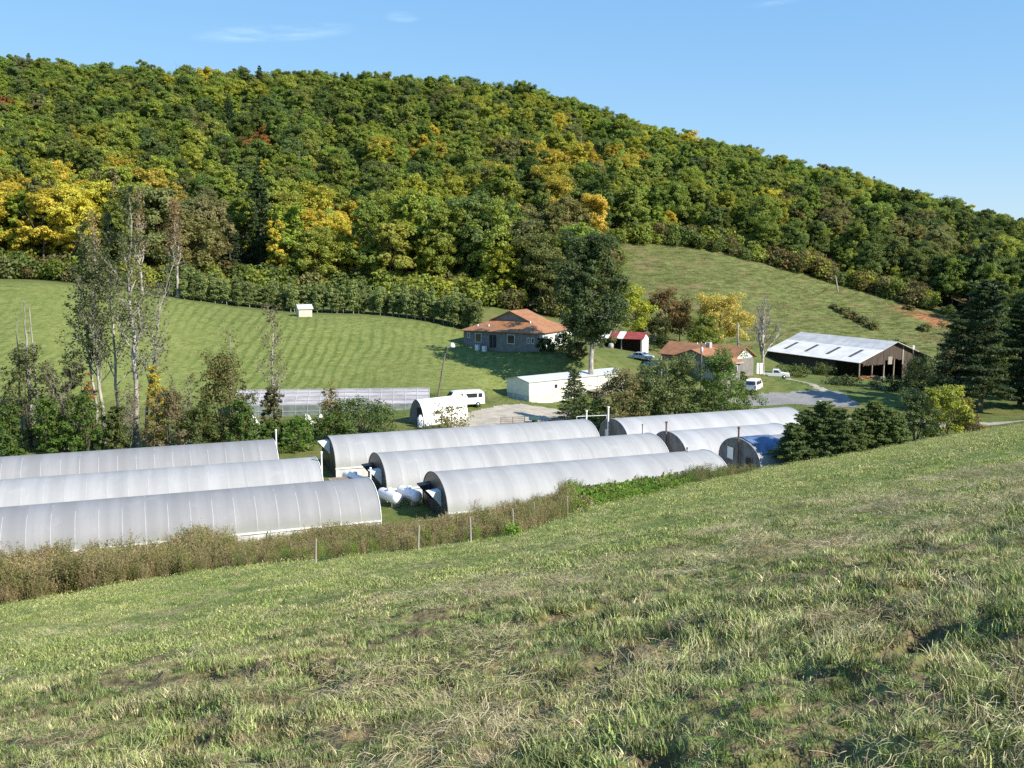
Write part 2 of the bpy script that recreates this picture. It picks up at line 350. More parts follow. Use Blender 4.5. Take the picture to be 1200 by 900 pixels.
def ground_mat():
    m, nt, b = newmat('ground_grass_and_soil'); L = nt.links.new
    z = N(nt, 'ShaderNodeAttribute', attribute_name='zone'); z2 = N(nt, 'ShaderNodeAttribute', attribute_name='zone_more')
    s = N(nt, 'ShaderNodeSeparateColor'); L(z.outputs['Color'], s.inputs[0]); s2 = N(nt, 'ShaderNodeSeparateColor'); L(z2.outputs['Color'], s2.inputs[0])
    pos = N(nt, 'ShaderNodeNewGeometry').outputs['Position']
    big = noise(nt, pos, .06, 4); mid = noise(nt, pos, .5, 5, .7); fine = noise(nt, pos, 5, 4, .7); vf = noise(nt, pos, 30, 3, .7)
    # valley grass
    base = mixc(nt, ramp(nt, mid, .35, .65), (.085, .12, .03), (.14, .165, .052))
    base = mixc(nt, ramp(nt, big, .45, .7), base, (.17, .16, .06))
    # near hay field: mown sward, thatch darkened for shade, a little red soil showing through
    f = mixc(nt, ramp(nt, mid, .35, .7), (.16, .225, .05), (.235, .29, .082))
    f = mixc(nt, mathn(nt, 'MULTIPLY', ramp(nt, fine, .52, .75), .6), f, (.33, .31, .14))
    f = mixc(nt, mathn(nt, 'MULTIPLY', ramp(nt, vf, .35, .65), .5), f, (.10, .12, .04))
    sw = mathn(nt, 'SINE', mathn(nt, 'MULTIPLY_ADD', mathn(nt, 'MULTIPLY_ADD', big, .03, s2.outputs[1]), 200., 0.))
    f = mixc(nt, mathn(nt, 'MULTIPLY', ramp(nt, sw, .2, 1.), .35), f, (.26, .27, .10))
    f = mixc(nt, mathn(nt, 'MULTIPLY', ramp(nt, noise(nt, pos, .9, 3, .6), .64, .74), .7), f, (.27, .15, .08))
    f = mixc(nt, mathn(nt, 'MULTIPLY', z2.outputs['Alpha'], ramp(nt, noise(nt, pos, 9., 3, .6), .35, .6)), f, mixc(nt, ramp(nt, vf, .3, .7), (.07, .055, .03), (.19, .15, .08)))  # close thatch, its brown darkened to paint shade between tufts
    f = mixc(nt, s2.outputs[2], f, mixc(nt, ramp(nt, fine, .3, .7), (.085, .065, .04), (.22, .17, .095)))
    # mown hillside with mower rows
    hl = mixc(nt, ramp(nt, mid, .35, .68), (.15, .185, .05), (.205, .235, .075))
    rows = mathn(nt, 'SINE', mathn(nt, 'MULTIPLY_ADD', mathn(nt, 'MULTIPLY_ADD', mid, .004, mathn(nt, 'MULTIPLY_ADD', big, .05, s2.outputs[1])), 330., 0.))
    patch = noise(nt, pos, .035, 3)
    hl = mixc(nt, mathn(nt, 'MULTIPLY', ramp(nt, rows, -.2, 1.), mathn(nt, 'MULTIPLY', ramp(nt, patch, .3, .65), .65)), hl, (.075, .115, .025))
    hl = mixc(nt, mathn(nt, 'MULTIPLY', ramp(nt, fine, .5, .75), .5), hl, (.27, .26, .11))
        # rough pasture
    p = mixc(nt, ramp(nt, mid, .35, .68), (.10, .125, .036), (.185, .20, .075))
    p = mixc(nt, ramp(nt, noise(nt, pos, .14, 5, .65), .5, .7), p, (.19, .15, .075))
    p = mixc(nt, mathn(nt, 'MULTIPLY', ramp(nt, fine, .5, .72), .7), p, (.07, .09, .025))
    fo = mixc(nt, ramp(nt, mid, .4, .7), (.07, .055, .03), (.10, .085, .03))
    cl = mixc(nt, ramp(nt, fine, .35, .7), (.34, .13, .06), (.42, .21, .11))
    c = mixc(nt, s.outputs[0], base, f); c = mixc(nt, s.outputs[1], c, hl); c = mixc(nt, s.outputs[2], c, p); c = mixc(nt, z.outputs['Alpha'], c, fo); c = mixc(nt, s2.outputs[0], c, cl)
    L(c, b.inputs['Base Color']); b.inputs['Roughness'].default_value = .95; b.inputs['Specular IOR Level'].default_value = .1
    bn = N(nt, 'ShaderNodeBump', Strength=.8, Distance=.12); L(mathn(nt, 'ADD', fine, mathn(nt, 'MULTIPLY', mid, 2.)), bn.inputs['Height']); L(bn.outputs[0], b.inputs['Normal'])
    return m
build_ground()
def drape(name, poly, mat, label, cat, res=.45, off=.05):
    p = np.asarray(poly, float); x0, y0 = p.min(0)-1; x1, y1 = p.max(0)+1
    xs = np.arange(x0, x1, res); ys = np.arange(y0, y1, res); X, Y = np.meshgrid(xs, ys)
    D = sdf(X, Y, p)+(fbm(X/1.5, Y/1.5, 77, 3)-.44)*1.6
    V = np.c_[X.ravel(), Y.ravel(), h(X, Y).ravel()+off]
    n = len(xs); i, j = np.meshgrid(np.arange(len(ys)-1), np.arange(n-1), indexing='ij')
    q = np.stack([i*n+j, i*n+j+1, (i+1)*n+j+1, (i+1)*n+j], -1).reshape(-1, 4)
    q = q[(D.ravel()[q] < 0).all(1)]
    used, inv = np.unique(q, return_inverse=True)
    o = bpy.data.objects.new(name, mesh_np(name, V[used], inv.reshape(-1, 4), [mat], smooth=True)); C.objects.link(o)
    return tag(o, label, cat, kind='structure')
gravel = smat('pale_gravel', (.37, .335, .27), .95, .16, .6, dirt=(.30, .26, .19), bump=.3)
asphalt = smat('grey_gravel_drive', (.215, .215, .21), .95, .14, .5, dirt=(.30, .28, .25), bump=.3)
H2 = lambda pts: [hit(*p)[:2] for p in pts]
drape('gravel_yard', H2([(545,484),(575,476),(610,473),(650,479),(676,487),(664,493),(610,499),(570,504),(530,505),(520,498)]), gravel, 'pale gravel yard between the white tunnel and the long trailer', 'yard')
drape('parking_area', H2([(845,464),(880,461),(930,459),(962,457),(985,459),(1010,474),(1000,479),(960,476),(920,474),(850,471)]), asphalt, 'grey parking area below the barn', 'road')
drape('farm_track', H2([(917,444),(926,443),(975,459),(962,461)]), gravel, 'narrow gravel track climbing to the barn', 'track', off=.06)
drape('valley_road', [at(p, d)[:2] for p, d in [(848,150),(920,148.5),(985,151),(1040,147),(1110,143),(1200,143),(1330,141),(1330,137),(1200,139),(1110,139),(1040,142.5),(985,146.5),(920,145.5),(848,147.5)]], gravel, 'pale gravel road running behind the greenhouses', 'road', off=.07)
drape('upper_driveway', H2([(752,424),(772,421),(782,431),(782,440),(762,440)]), asphalt, 'dark driveway beside the brown roofed house', 'driveway')
# ------------------------------------------------------------------ scattering through one geometry-nodes object (uncountable plants only)
def scatter(name, P, rot, sc, tint, idx, protos, label, cat):
    me = bpy.data.meshes.new(name); P = np.asarray(P, np.float32); n = len(P)
    me.vertices.add(n); me.vertices.foreach_set('co', P.ravel())
    def attr(nm, ty, data, key):
        a = me.attributes.new(nm, ty, 'POINT'); a.data.foreach_set(key, np.ascontiguousarray(data).ravel())
    attr('rot', 'FLOAT_VECTOR', np.asarray(rot, np.float32), 'vector'); attr('siz', 'FLOAT', np.asarray(sc, np.float32), 'value')
    attr('tint', 'FLOAT_COLOR', np.c_[tint, np.ones(n)].astype(np.float32), 'color'); attr('idx', 'INT', np.asarray(idx, np.int32), 'value')
    o = bpy.data.objects.new(name, me); C.objects.link(o); tag(o, label, cat, kind='stuff')
    g = bpy.data.node_groups.new(name, 'GeometryNodeTree')
    g.interface.new_socket('Geometry', in_out='INPUT', socket_type='NodeSocketGeometry'); g.interface.new_socket('Geometry', in_out='OUTPUT', socket_type='NodeSocketGeometry')
    gi = g.nodes.new('NodeGroupInput'); go = g.nodes.new('NodeGroupOutput'); J = g.nodes.new('GeometryNodeJoinGeometry'); L = g.links.new
    def named(nm, ty):
        x = g.nodes.new('GeometryNodeInputNamedAttribute'); x.data_type = ty; x.inputs[0].default_value = nm; return x.outputs[0]
    ri = named('rot', 'FLOAT_VECTOR'); si = named('siz', 'FLOAT'); ii = named('idx', 'INT')
    e2r = g.nodes.new('FunctionNodeEulerToRotation'); L(ri, e2r.inputs[0])
    for k, p in enumerate(protos):
        oi = g.nodes.new('GeometryNodeObjectInfo'); oi.inputs['Object'].default_value = p; oi.inputs['As Instance'].default_value = False; oi.transform_space = 'ORIGINAL'
        cmp_ = g.nodes.new('FunctionNodeCompare'); cmp_.data_type = 'INT'; cmp_.operation = 'EQUAL'; L(ii, cmp_.inputs[2]); cmp_.inputs[3].default_value = k
        ip = g.nodes.new('GeometryNodeInstanceOnPoints'); L(gi.outputs[0], ip.inputs['Points']); L(cmp_.outputs[0], ip.inputs['Selection'])
        L(oi.outputs['Geometry'], ip.inputs['Instance']); L(e2r.outputs[0], ip.inputs['Rotation']); L(si, ip.inputs['Scale']); L(ip.outputs[0], J.inputs[0])
    L(J.outputs[0], go.inputs[0])
    md = o.modifiers.new('scatter', 'NODES'); md.node_group = g; return o
# ------------------------------------------------------------------ camera, sun, sky
cam = bpy.data.cameras.new('camera'); co = bpy.data.objects.new('camera', cam); C.objects.link(co)
cam.sensor_fit = 'HORIZONTAL'; cam.angle = 2*math.atan(600/F); cam.clip_end = 5000; cam.clip_start = .05
co.location = (0, 0, 0); co.rotation_euler = (PI/2-TH, 0, 0)
sc = bpy.context.scene; sc.camera = co
EL = math.radians(36); AZ = math.atan2(.85, -.53)
S = Vector((math.sin(AZ)*math.cos(EL), math.cos(AZ)*math.cos(EL), math.sin(EL)))
sun = bpy.data.lights.new('sun', 'SUN'); sun.energy = 5; sun.angle = math.radians(.53); sun.color = (1, .92, .80)
so = bpy.data.objects.new('sun', sun); C.objects.link(so); so.rotation_euler = S.to_track_quat('Z', 'Y').to_euler()
w = bpy.data.worlds.new('World'); sc.world = w; w.use_nodes = True; nt = w.node_tree; bg = nt.nodes['Background']
sky = N(nt, 'ShaderNodeTexSky', sky_type='NISHITA', sun_disc=False, sun_elevation=EL, sun_rotation=AZ, altitude=300, air_density=1.0, dust_density=0.0, ozone_density=2.0)
tc = N(nt, 'ShaderNodeTexCoord'); dirv = tc.outputs['Generated']
sx = N(nt, 'ShaderNodeSeparateXYZ'); nt.links.new(dirv, sx.inputs[0])
def streak(px, py, wx, wy, tilt, seed):              # a wisp of high cirrus in the sky
    d = Vector(ray(px, py)).normalized(); a = d.cross(Vector((0, 0, 1))).normalized(); u = a.cross(d)
    a2 = a*math.cos(tilt)+u*math.sin(tilt); u2 = u*math.cos(tilt)-a*math.sin(tilt)
    outs = []
    for ax, ww in ((a2, wx), (u2, wy)):
        vm = N(nt, 'ShaderNodeVectorMath', operation='DOT_PRODUCT'); nt.links.new(dirv, vm.inputs[0]); vm.inputs[1].default_value = tuple(ax)
        outs.append(mathn(nt, 'POWER', mathn(nt, 'DIVIDE', vm.outputs['Value'], ww), 2.))
    r2 = mathn(nt, 'ADD', outs[0], outs[1])
    mpn = N(nt, 'ShaderNodeMapping'); mpn.inputs['Scale'].default_value = (14, 14, 90); nt.links.new(dirv, mpn.inputs[0]); nz = ramp(nt, noise(nt, mpn.outputs[0], 1., 6, .65), .35, .75)
    return mathn(nt, 'MULTIPLY', ramp(nt, r2, 1., 0.), nz)
cl = mathn(nt, 'ADD', streak(325, 38, .085, .010, .10, 1), mathn(nt, 'ADD', streak(905, 4, .03, .0035, .05, 2), streak(470, 20, .02, .006, 0, 3)))
hsv = N(nt, 'ShaderNodeHueSaturation', Saturation=1.22); nt.links.new(sky.outputs[0], hsv.inputs['Color'])
ss_ = N(nt, 'ShaderNodeSeparateColor'); nt.links.new(hsv.outputs[0], ss_.inputs[0]); skyc = N(nt, 'ShaderNodeCombineColor')
for i_, (g_, k_) in enumerate(((.50, 1.03), (.42, 1.56), (.25, 2.74))):      # softer gradient, as the camera's own tone curve gives
    nt.links.new(mathn(nt, 'MULTIPLY', mathn(nt, 'POWER', ss_.outputs[i_], g_), k_), skyc.inputs[i_])
nt.links.new(mixc(nt, mathn(nt, 'MULTIPLY', cl, .13), skyc.outputs[0], (9., 10., 11.)), bg.inputs[0]); bg.inputs[1].default_value = .135
sc.view_settings.view_transform = 'Standard'; sc.view_settings.look = 'None'; sc.view_settings.exposure = .75; sc.view_settings.gamma = 1
sc.cycles.max_bounces = 5; sc.cycles.diffuse_bounces = 2; sc.cycles.transparent_max_bounces = 4; sc.cycles.transmission_bounces = 2
sc.cycles.use_denoising = False
# ------------------------------------------------------------------ greenhouses (hoop houses)
U = np.array([.936, .351]); Vv = np.array([-.351, .936]); GZ = math.atan2(.351, .936)
def gpos(t, p): return (U[0]*t+Vv[0]*p, U[1]*t+Vv[1]*p)
def hoop_profile(w, wall, H, n=22):
    pts = []
    for k in range(n+1):
        a = PI-PI*k/n
        pts.append((w*math.cos(a), wall+(H-wall)*math.sin(a)**.92))
    return pts[::1]                                    # from -w to +w over the top
def hoop_house(label, t, p, L, film, end_mat, front='hoods', hoods=(), back_mat=None, W=8.4, wall=1.15, H=3.95, pitch=1.75, seams=True, pipes=(), group='hoop greenhouses in the valley', far_end=True):
    x, y = gpos(t, p); g = thing('hoop_greenhouse', label, 'greenhouse', (x, y, hz(x, y)-.03), GZ, group)
    w = W/2; pr = hoop_profile(w, wall, H)
    b = MB(); rows = []; tags = []
    n = max(2, round(L/pitch)); step = L/n
    sg = .3 if seams else .2
    def sec(xx, k):
        k = k*sg; return [(xx, q[0]*(1+k/w), wall+(q[1]-wall)*(1+k/H)) for q in pr]
    for i in range(n+1):
        xx = i*step
        if i > 0: rows.append(sec(xx-.05, 0)); tags.append(0)
        rows.append(sec(xx-.022 if i else 0, .012)); tags.append(1)
        rows.append(sec(xx+.022 if i < n else L, .012)); tags.append(1)
        if i < n:
            rows.append(sec(xx+.05, 0)); tags.append(0)
            for f in (.33, .66): rows.append(sec(xx+step*f, -.012+rnd.uniform(-.006, .006))); tags.append(0)
    mf = lambda a, c: 1 if (tags[a] and tags[a+1] and seams and (c > 13 or c < 8 or rnd.random() < .12)) else 0
    mf2 = lambda a, c: mf(a, len(pr)-2-c)
    b.grid(rows, 0, True, False, mf2); b.build('film_cover', [film, M['seam']], g)
    for s in (-1, 1):
        r = MB(); r.box(-.02, L+.02, min(s*(w+.02), s*(w+.10)), max(s*(w+.02), s*(w+.10)), wall-.10, wall+.05); r.build('hip_rail', M['rail'], g)
        c = MB(); k = max(2, round(L/1.2)); prof = []
        rows = [[(L*i/k, s*(w+.0+.03*math.sin(i*2.1)+.02*rnd.random()), z) for i in range(k+1)] for z in (-.1, .3, .7, wall)]
        c.grid(rows, 0, True); c.build('side_curtain', M['curtain'], g)
    prof = [(-w, -.1)]+pr+[(w, -.1)]
    for e, xx, mt in ((0, .03, end_mat), (1, L-.03, back_mat or M['curtain'])):
        if e and not far_end: continue
        f = MB(); f.prism([(q[0]*.985, q[1]*.992) for q in prof], 0, xx-.02, xx+.02)
        wl = f.build('end_wall', mt, g)
    a = MB(); a.tube([(.0, q[0]*1.004, q[1]*1.004) for q in [(-w, 0)]+pr+[(w, 0)]], .045, 5); a.build('end_hoop', M['steel'] if end_mat is not M['black_film'] else M['black_film'], g)
    a = MB(); a.tube([(L, q[0]*1.004, q[1]*1.004) for q in [(-w, 0)]+pr+[(w, 0)]], .045, 5); a.build('end_hoop', M['rail'], g)
    for (hy, hz_, hw, hh, hp, mt) in hoods:            # sloping exhaust hoods on the end wall
        f = MB(); y0, y1 = hy-hw/2, hy+hw/2; z0, z1 = hz_-hh, hz_
        i = len(f.v)
        for yy in (y0, y1):
            f.poly([(0, yy, z0), (0, yy, z1), (-hp, yy, z1-.12)] if yy == y1 else [(0, yy, z0), (-hp, yy, z1-.12), (0, yy, z1)], 0)
        f.poly([(0, y0, z1), (-hp, y0, z1-.12), (-hp, y1, z1-.12), (0, y1, z1)], 0)
        f.build('exhaust_hood', [mt], g)
        q = MB(); q.slab([(-hp+.02, y0+.03, z1-.16), (-.02, y0+.03, z0+.02), (-.02, y1-.03, z0+.02), (-hp+.02, y1-.03, z1-.16)], .02); q.build('louvre', M['dark'], g)
    for (xx, yy, ht, rr, mt) in pipes:
        q = MB(); q.tube([(xx, yy, 0), (xx, yy, ht)], rr, 8); q.tube([(xx, yy, ht-.02), (xx, yy, ht+.16)], rr*1.6, 8); q.build('stove_pipe' if mt is M['rust'] else 'vent_pipe', mt, g)
    return g
hz_h = lambda y, z, mt: (y, z, 1.2, 1.5, 1.15, mt)
L1 = hoop_house('nearest plastic hoop greenhouse in front of the propane tanks, half hidden by brown weeds', -13.0, 86.9, 31.7, M['film_old'], M['curtain'], pipes=[(32.0, 1.2, 4.6, .07, M['white'])])
L2 = hoop_house('middle hoop greenhouse of the three left of the grass gap, ending by the pallet box', -14.5, 97.9, 30.1, M['film'], M['curtain'], pipes=[(30.4, -1.4, 4.7, .08, M['white'])])
L3 = hoop_house('hoop greenhouse directly below the creek brush and the pale trunked trees', -17.5, 109.3, 30.3, M['film_old'], M['curtain'], pipes=[(30.6, .3, 4.9, .08, M['white'])])
R1 = hoop_house('hoop greenhouse beside two propane tanks, loose white sheeting along its weedy wall', 24.9, 87.2, 29.9, M['film'], M['black_film'], hoods=[hz_h(-1.6, 2.75, M['white']), hz_h(1.7, 2.7, M['black_film'])], pipes=[(27.3, .2, 4.3, .06, M['rust'])], seams=False, pitch=3.4)
R2 = hoop_house('hoop greenhouse with a black end wall facing the long white tank', 21.8, 97.9, 32.1, M['film'], M['black_film'], hoods=[hz_h(-1.5, 2.7, M['white']), hz_h(1.8, 2.6, M['black_film'])], pipes=[(31.1, .6, 4.9, .05, M['rust'])])
R3 = hoop_house('hoop greenhouse nearest the white tunnel, black end wall with one high hood', 18.8, 109.2, 32.0, M['film'], M['black_film'], hoods=[(-.3, 3.6, 1.3, 1.5, 1.15, M['white'])], pipes=[(32.2, .4, 4.9, .09, M['rail'])])
R4 = hoop_house('white topped hoop greenhouse below the leafy shrubs, grey end wall with tall white pipe', 54.8, 109.5, 26.3, M['film_bright'], M['ply'], pipes=[(-.4, .9, 5.3, .11, M['rail'])], seams=False)
R5 = hoop_house('short hoop greenhouse with weathered board end, window and stovepipe', 56.6, 98.7, 15.2, M['film_bright'], M['ply'], pipes=[(-.3, .3, 5.0, .10, M['rust'])])
R6 = hoop_house('small hoop greenhouse partly covered by a blue tarp beside the spruces', 59.4, 88.6, 9.0, M['film_old'], M['ply'], W=8.0, H=3.7, pipes=[(-.3, -.2, 4.9, .10, M['rust'])], seams=False)
def add_end(g, y0, y1, z0, z1, nm, mt, frame=True):
    f = MB(); f.box(-.05, -.012, y0, y1, z0, z1); d = f.build(nm, mt, g)
    if frame:
        f = MB(); t = .07
        f.box(-.07, -.013, y0-t, y0-.002, z0, z1); f.box(-.07, -.013, y1+.002, y1+t, z0, z1); f.box(-.07, -.013, y0-t, y1+t, z1+.002, z1+t); f.build('frame', M['wood'], d)
add_end(R5, -2.6, -1.2, 1.0, 2.0, 'window', M['glass']); add_end(R5, .9, 1.9, 0, 2.1, 'door', M['dark'])
add_end(R4, -1.6, -.6, .0, 2.0, 'door', M['dark']); add_end(R4, -2.9, -2.2, 1.3, 2.2, 'window', M['white']); add_end(R4, 1.6, 2.4, 1.2, 2.3, 'window', M['white'])
add_end(R6, 1.1, 2.3, 1.2, 2.5, 'window', M['white']); add_end(R6, -2.4, -1.3, 0, 2.0, 'door', M['dark'])
# blue tarp thrown over R6
def tarp():
    w, wall, Hh = 4.0, 1.15, 3.7; pr = hoop_profile(w+.08, wall, Hh+.08); rows = []
    for i in range(8):
        x = .35+i*.52; rows.append([(x+.15*math.sin(k*.9), q[0], q[1]+.03*rnd.random()) for k, q in enumerate(pr[4:17])])
    b = MB(); b.grid(rows, 0, True); o = b.build('tarp', M['blue_tarp'], R6)
tarp()
# loose white sheeting hanging on R1's near wall
b = MB()
for i in range(9):
    x0 = 3.2+i*.75+rnd.uniform(-.1, .1)
    b.slab([(x0-1.3, -4.55-rnd.random()*.1, .05), (x0-.95, -4.5, .05), (x0+.15, -4.34, 1.05), (x0-.15, -4.33, 1.05)], .02)
b.build('loose_sheeting', M['white'], R1)
# ------------------------------------------------------------------ propane tanks
def propane(label, loc, rz, L=3.7, r=.54, group=None):
    g = thing('propane_tank', label, 'gas tank', loc, rz, group)
    b = MB(); prof = []
    for k in range(9): a = PI/2*k/8; prof.append((r*math.sin(a)+1e-3, -L/2+r*.8*(1-math.cos(a))))
    prof += [(r*math.sin(PI/2*(8-k)/8)+1e-3, L/2-r*.8*(1-math.cos(PI/2*(8-k)/8))) for k in range(9)]
    b.lathe(prof, (0, 0, r+.28), 'x', 24); b.build('vessel', M['tank'], g)
    d = MB(); d.lathe([(.24, 0), (.24, .2), (.2, .28), (.01, .3)], (0, 0, 2*r+.22), 'z', 14); d.build('valve_dome', M['tank'], g)
    for s in (-1, 1):
        f = MB(); f.box(s*L*.3-.12, s*L*.3+.12, -.42, .42, -.1, .42); f.build('leg', M['concrete'], g)
    return g
ax = math.atan2(.80, -.60)
for (px, py, lab) in ((458, 595, 'white propane tank on the grass, the one farther from the black end wall'), (481, 592.5, 'white propane tank on the grass, beside the black end wall with hoods')):
    q = hit(px+4, py-2); propane(lab, (q[0]-.5, q[1]+.6, q[2]), ax, 3.7, .58, 'pair of propane tanks on the grass')
q = at(414, 101.5); propane('long white propane tank lying behind the pallet box', (q[0], q[1], q[2]), ax, 4.6, .52)
q = at(397, 100.6); g = thing('pallet_box', 'low weathered wooden pallet box next to the long white tank', 'wooden box', q, GZ)
b = MB()
for k in range(6): b.box(-1.2, 1.2, -.9+k*.31, -.63+k*.31, .95, 1.0)
b.build('lid', M['wood'], g); b = MB(); b.box(-1.15, 1.15, -.86, -.80, -.05, .94); b.box(-1.15, 1.15, .80, .86, -.05, .94); b.box(-1.15, -1.09, -.8, .8, -.05, .94); b.box(1.09, 1.15, -.8, .8, -.05, .94); b.build('crate_side', M['wood'], g)
# ------------------------------------------------------------------ long low glass-panelled greenhouse behind the creek
g = thing('panel_greenhouse', 'long low greenhouse of grey panels below the mown hillside', 'greenhouse', at(272, 141.5), math.atan2(2.2, 27.8))
Lg = 28.6
gl = smat('dusty_glazing', (.37, .355, .365), .55, .2, .5, dirt=(.27, .27, .27), stretch=(.4, 2, 2)); gl2 = smat('algae_glazing', (.20, .24, .22), .25, .25, .5, dirt=(.14, .15, .14))
b = MB(); b.slab([(0, 0, 1.75), (Lg, 0, 1.75), (Lg, 3.6, 3.6), (0, 3.6, 3.6)], .05); b.build('roof_glazing', gl, g)
b = MB(); b.slab([(0, 3.61, 3.59), (Lg, 3.61, 3.59), (Lg, 7.2, 1.75), (0, 7.2, 1.75)], .05); b.build('roof_glazing', gl, g)
b = MB(); b.box(0, Lg, .02, .08, -.3, 1.7); b.build('side_glazing', gl2, g); b = MB(); b.box(0, Lg, 7.1, 7.16, -.3, 1.7); b.build('side_glazing', gl2, g)
for xx in (.02, Lg-.06):
    b = MB(); b.prism([(.1, -.3), (7.1, -.3), (7.1, 1.68), (3.6, 3.5), (.1, 1.68)], 0, xx, xx+.04); b.build('end_wall', M['black_film'], g)  # black colour stands in for the shaded look of the end
b = MB()
for k in range(17):
    x = Lg*k/16; b.box(x-.03, x+.03, -.03, .015, -.3, 1.70); b.slab([(x-.04, 0, 1.81), (x+.04, 0, 1.81), (x+.04, 3.6, 3.66), (x-.04, 3.6, 3.66)], .045)
for f in (.02, .27, .52, .77, .98):
    b.box(0, Lg, 3.6*f-.04, 3.6*f+.04, 1.80+1.85*f, 1.87+1.85*f)
b.box(0, Lg, -.05, .0, .85, .93); b.build('glazing_bars', M['steel'], g)
for (px, dd, ww, lab) in ((292, 137.6, 2.6, 'crumpled white plastic sheeting half hidden behind the brown tree'), (371, 137.2, 3.2, 'crumpled white plastic sheeting beside the round green bush')):
    q = at(px, dd); b = MB(); rows = []
    for i in range(9):
        rows.append([(ww*(i/8-.5)+rnd.uniform(-.12, .12), .5*math.cos(PI*j/8)*1.3+rnd.uniform(-.1, .1), 1.25*math.sin(PI*j/8)*(.6+.5*math.sin(i*1.3+1))+rnd.uniform(-.12, .12)-.05) for j in range(9)])
    b.grid(rows, 0, False); o = b.build('plastic_sheet_pile', M['white']); o.location = q; tag(o, lab, 'plastic sheeting')
# ------------------------------------------------------------------ white arched tunnel shed, gas cylinder
a0 = np.array(hit(496.5, 500)); rz = math.atan2(.63, .77)
g = thing('arched_shed', 'white arched tunnel shed with a shaded open end beside the yellowing shrub', 'shed', (a0[0], a0[1], hz(*a0[:2])), rz)
Ls = 7.6; pr = []
for k in range(17):
    s = -1+k/8; pr.append((1.75+1.75*s*(1-.0), 1.3+2.25*(1-abs(s)**2.0)**.75))
pr = [(0, -.1)]+[(q[0], q[1]) for q in pr]+[(3.5, -.1)]
b = MB(); b.grid([[(x, q[0], q[1]) for q in pr] for x in np.linspace(0, Ls, 7)], 0, True); b.build('cover', M['white'], g)
b = MB(); b.prism([(q[0]*.97+.05, q[1]*.985) for q in pr], 0, .05, .10); d = b.build('end_wall', M['wall_grey'], g)
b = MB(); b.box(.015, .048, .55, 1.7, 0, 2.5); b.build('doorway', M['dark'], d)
b = MB(); b.prism([(q[0]*.97+.05, q[1]*.985) for q in pr], 0, Ls-.1, Ls-.05); b.build('end_wall', M['white'], g)
q = hit(492.5, 500.5); g = thing('gas_cylinder', 'upright white gas cylinder standing at the open end of the white tunnel', 'gas cylinder', q)
b = MB(); b.lathe([(.001, -.05), (.36, -.05), (.38, .1), (.38, 1.25), (.30, 1.42), (.12, 1.5)], n=18); b.build('vessel', M['tank'], g)
b = MB(); b.lathe([(.17, 1.47), (.17, 1.68), (.001, 1.69)], n=12); b.build('cap', M['tank'], g)
# ------------------------------------------------------------------ vehicles
def vehicle(name, label, cat, loc, rz, prof, hw, glass, wheels, paint, group=None, tuck=.86, zb=.95, rear=None, lights=(), wr=.34, extra=None):
    """prof: side outline (x, z) clockwise from lower rear; x forward; glass: lists of side-window polygons; rear: list of (i) profile edges that are glazed"""
    g = thing(name, label, cat, loc, rz, group)
    def yw(z): return hw if z <= zb else hw*(1-(1-tuck)*min(1, (z-zb)/.8))
    b = MB(); n = len(prof)
    rows = []
    for k, (x, z) in enumerate(prof):
        y = yw(z); e = .06
        rows.append([(x, -y, z-.0), (x, -y+.12, z+.02), (x, 0, z+.05), (x, y-.12, z+.02), (x, y, z)])
    b.grid(rows+[rows[0]], 0, False)
    b.poly([(x, -yw(z), z) for x, z in prof], 0); b.poly([(x, yw(z), z) for x, z in prof][::-1], 0)
    b.build('body', paint, g)
    for poly in glass:
        for s in (-1, 1):
            f = MB(); f.poly([(x, s*(yw(z)+.012), z) for x, z in (poly if s < 0 else poly[::-1])]); f.build('side_window', M['glass'], g)
    for k, (fa, fb) in (rear or {}).items():
        (x0, z0), (x1, z1) = prof[k], prof[(k+1) % n]
        p0 = (x0+(x1-x0)*fa, z0+(z1-z0)*fa); p1 = (x0+(x1-x0)*fb, z0+(z1-z0)*fb); dx, dz = x1-x0, z1-z0; l = math.hypot(dx, dz); nx, nz = -dz/l*.07, dx/l*.07
        f = MB(); f.poly([(p0[0]+nx, -yw(p0[1])*.86, p0[1]+nz), (p0[0]+nx, yw(p0[1])*.86, p0[1]+nz), (p1[0]+nx, yw(p1[1])*.86, p1[1]+nz), (p1[0]+nx, -yw(p1[1])*.86, p1[1]+nz)]); f.build('windscreen' if p0[0] > 0 else 'rear_window', M['glass'], g)
    for x in wheels:
        for s in (-1, 1):
            f = MB(); f.lathe([(.18, -.1), (wr*.96, -.1), (wr, -.06), (wr, .06), (wr*.96, .1), (.18, .1)], (x, s*(hw-.08), wr), 'y', 18); wl = f.build('wheel', M['tyre'], g)
            f = MB(); f.lathe([(.001, s*.115), (.2, s*.105), (.205, s*.08)], (x, s*(hw-.08), wr), 'y', 14); f.build('rim', M['hub'], wl)
    for (x, y, z, nm, mt) in lights:
        f = MB(); f.box(x-.04, x+.04, y-.14, y+.14, z-.08, z+.08); f.build(nm, mt, g)
    f = MB(); xs = [p[0] for p in prof]
    f.box(max(xs)-.05, max(xs)+.06, -hw*.95, hw*.95, .42, .56); f.build('bumper', M['steel'], g); f = MB(); f.box(min(xs)-.06, min(xs)+.05, -hw*.95, hw*.95, .42, .56); f.build('bumper', M['steel'], g)
    return g
def face(px0, d0, px1, d1): p, q = at(px0, d0), at(px1, d1); return p, math.atan2(q[1]-p[1], q[0]-p[0])
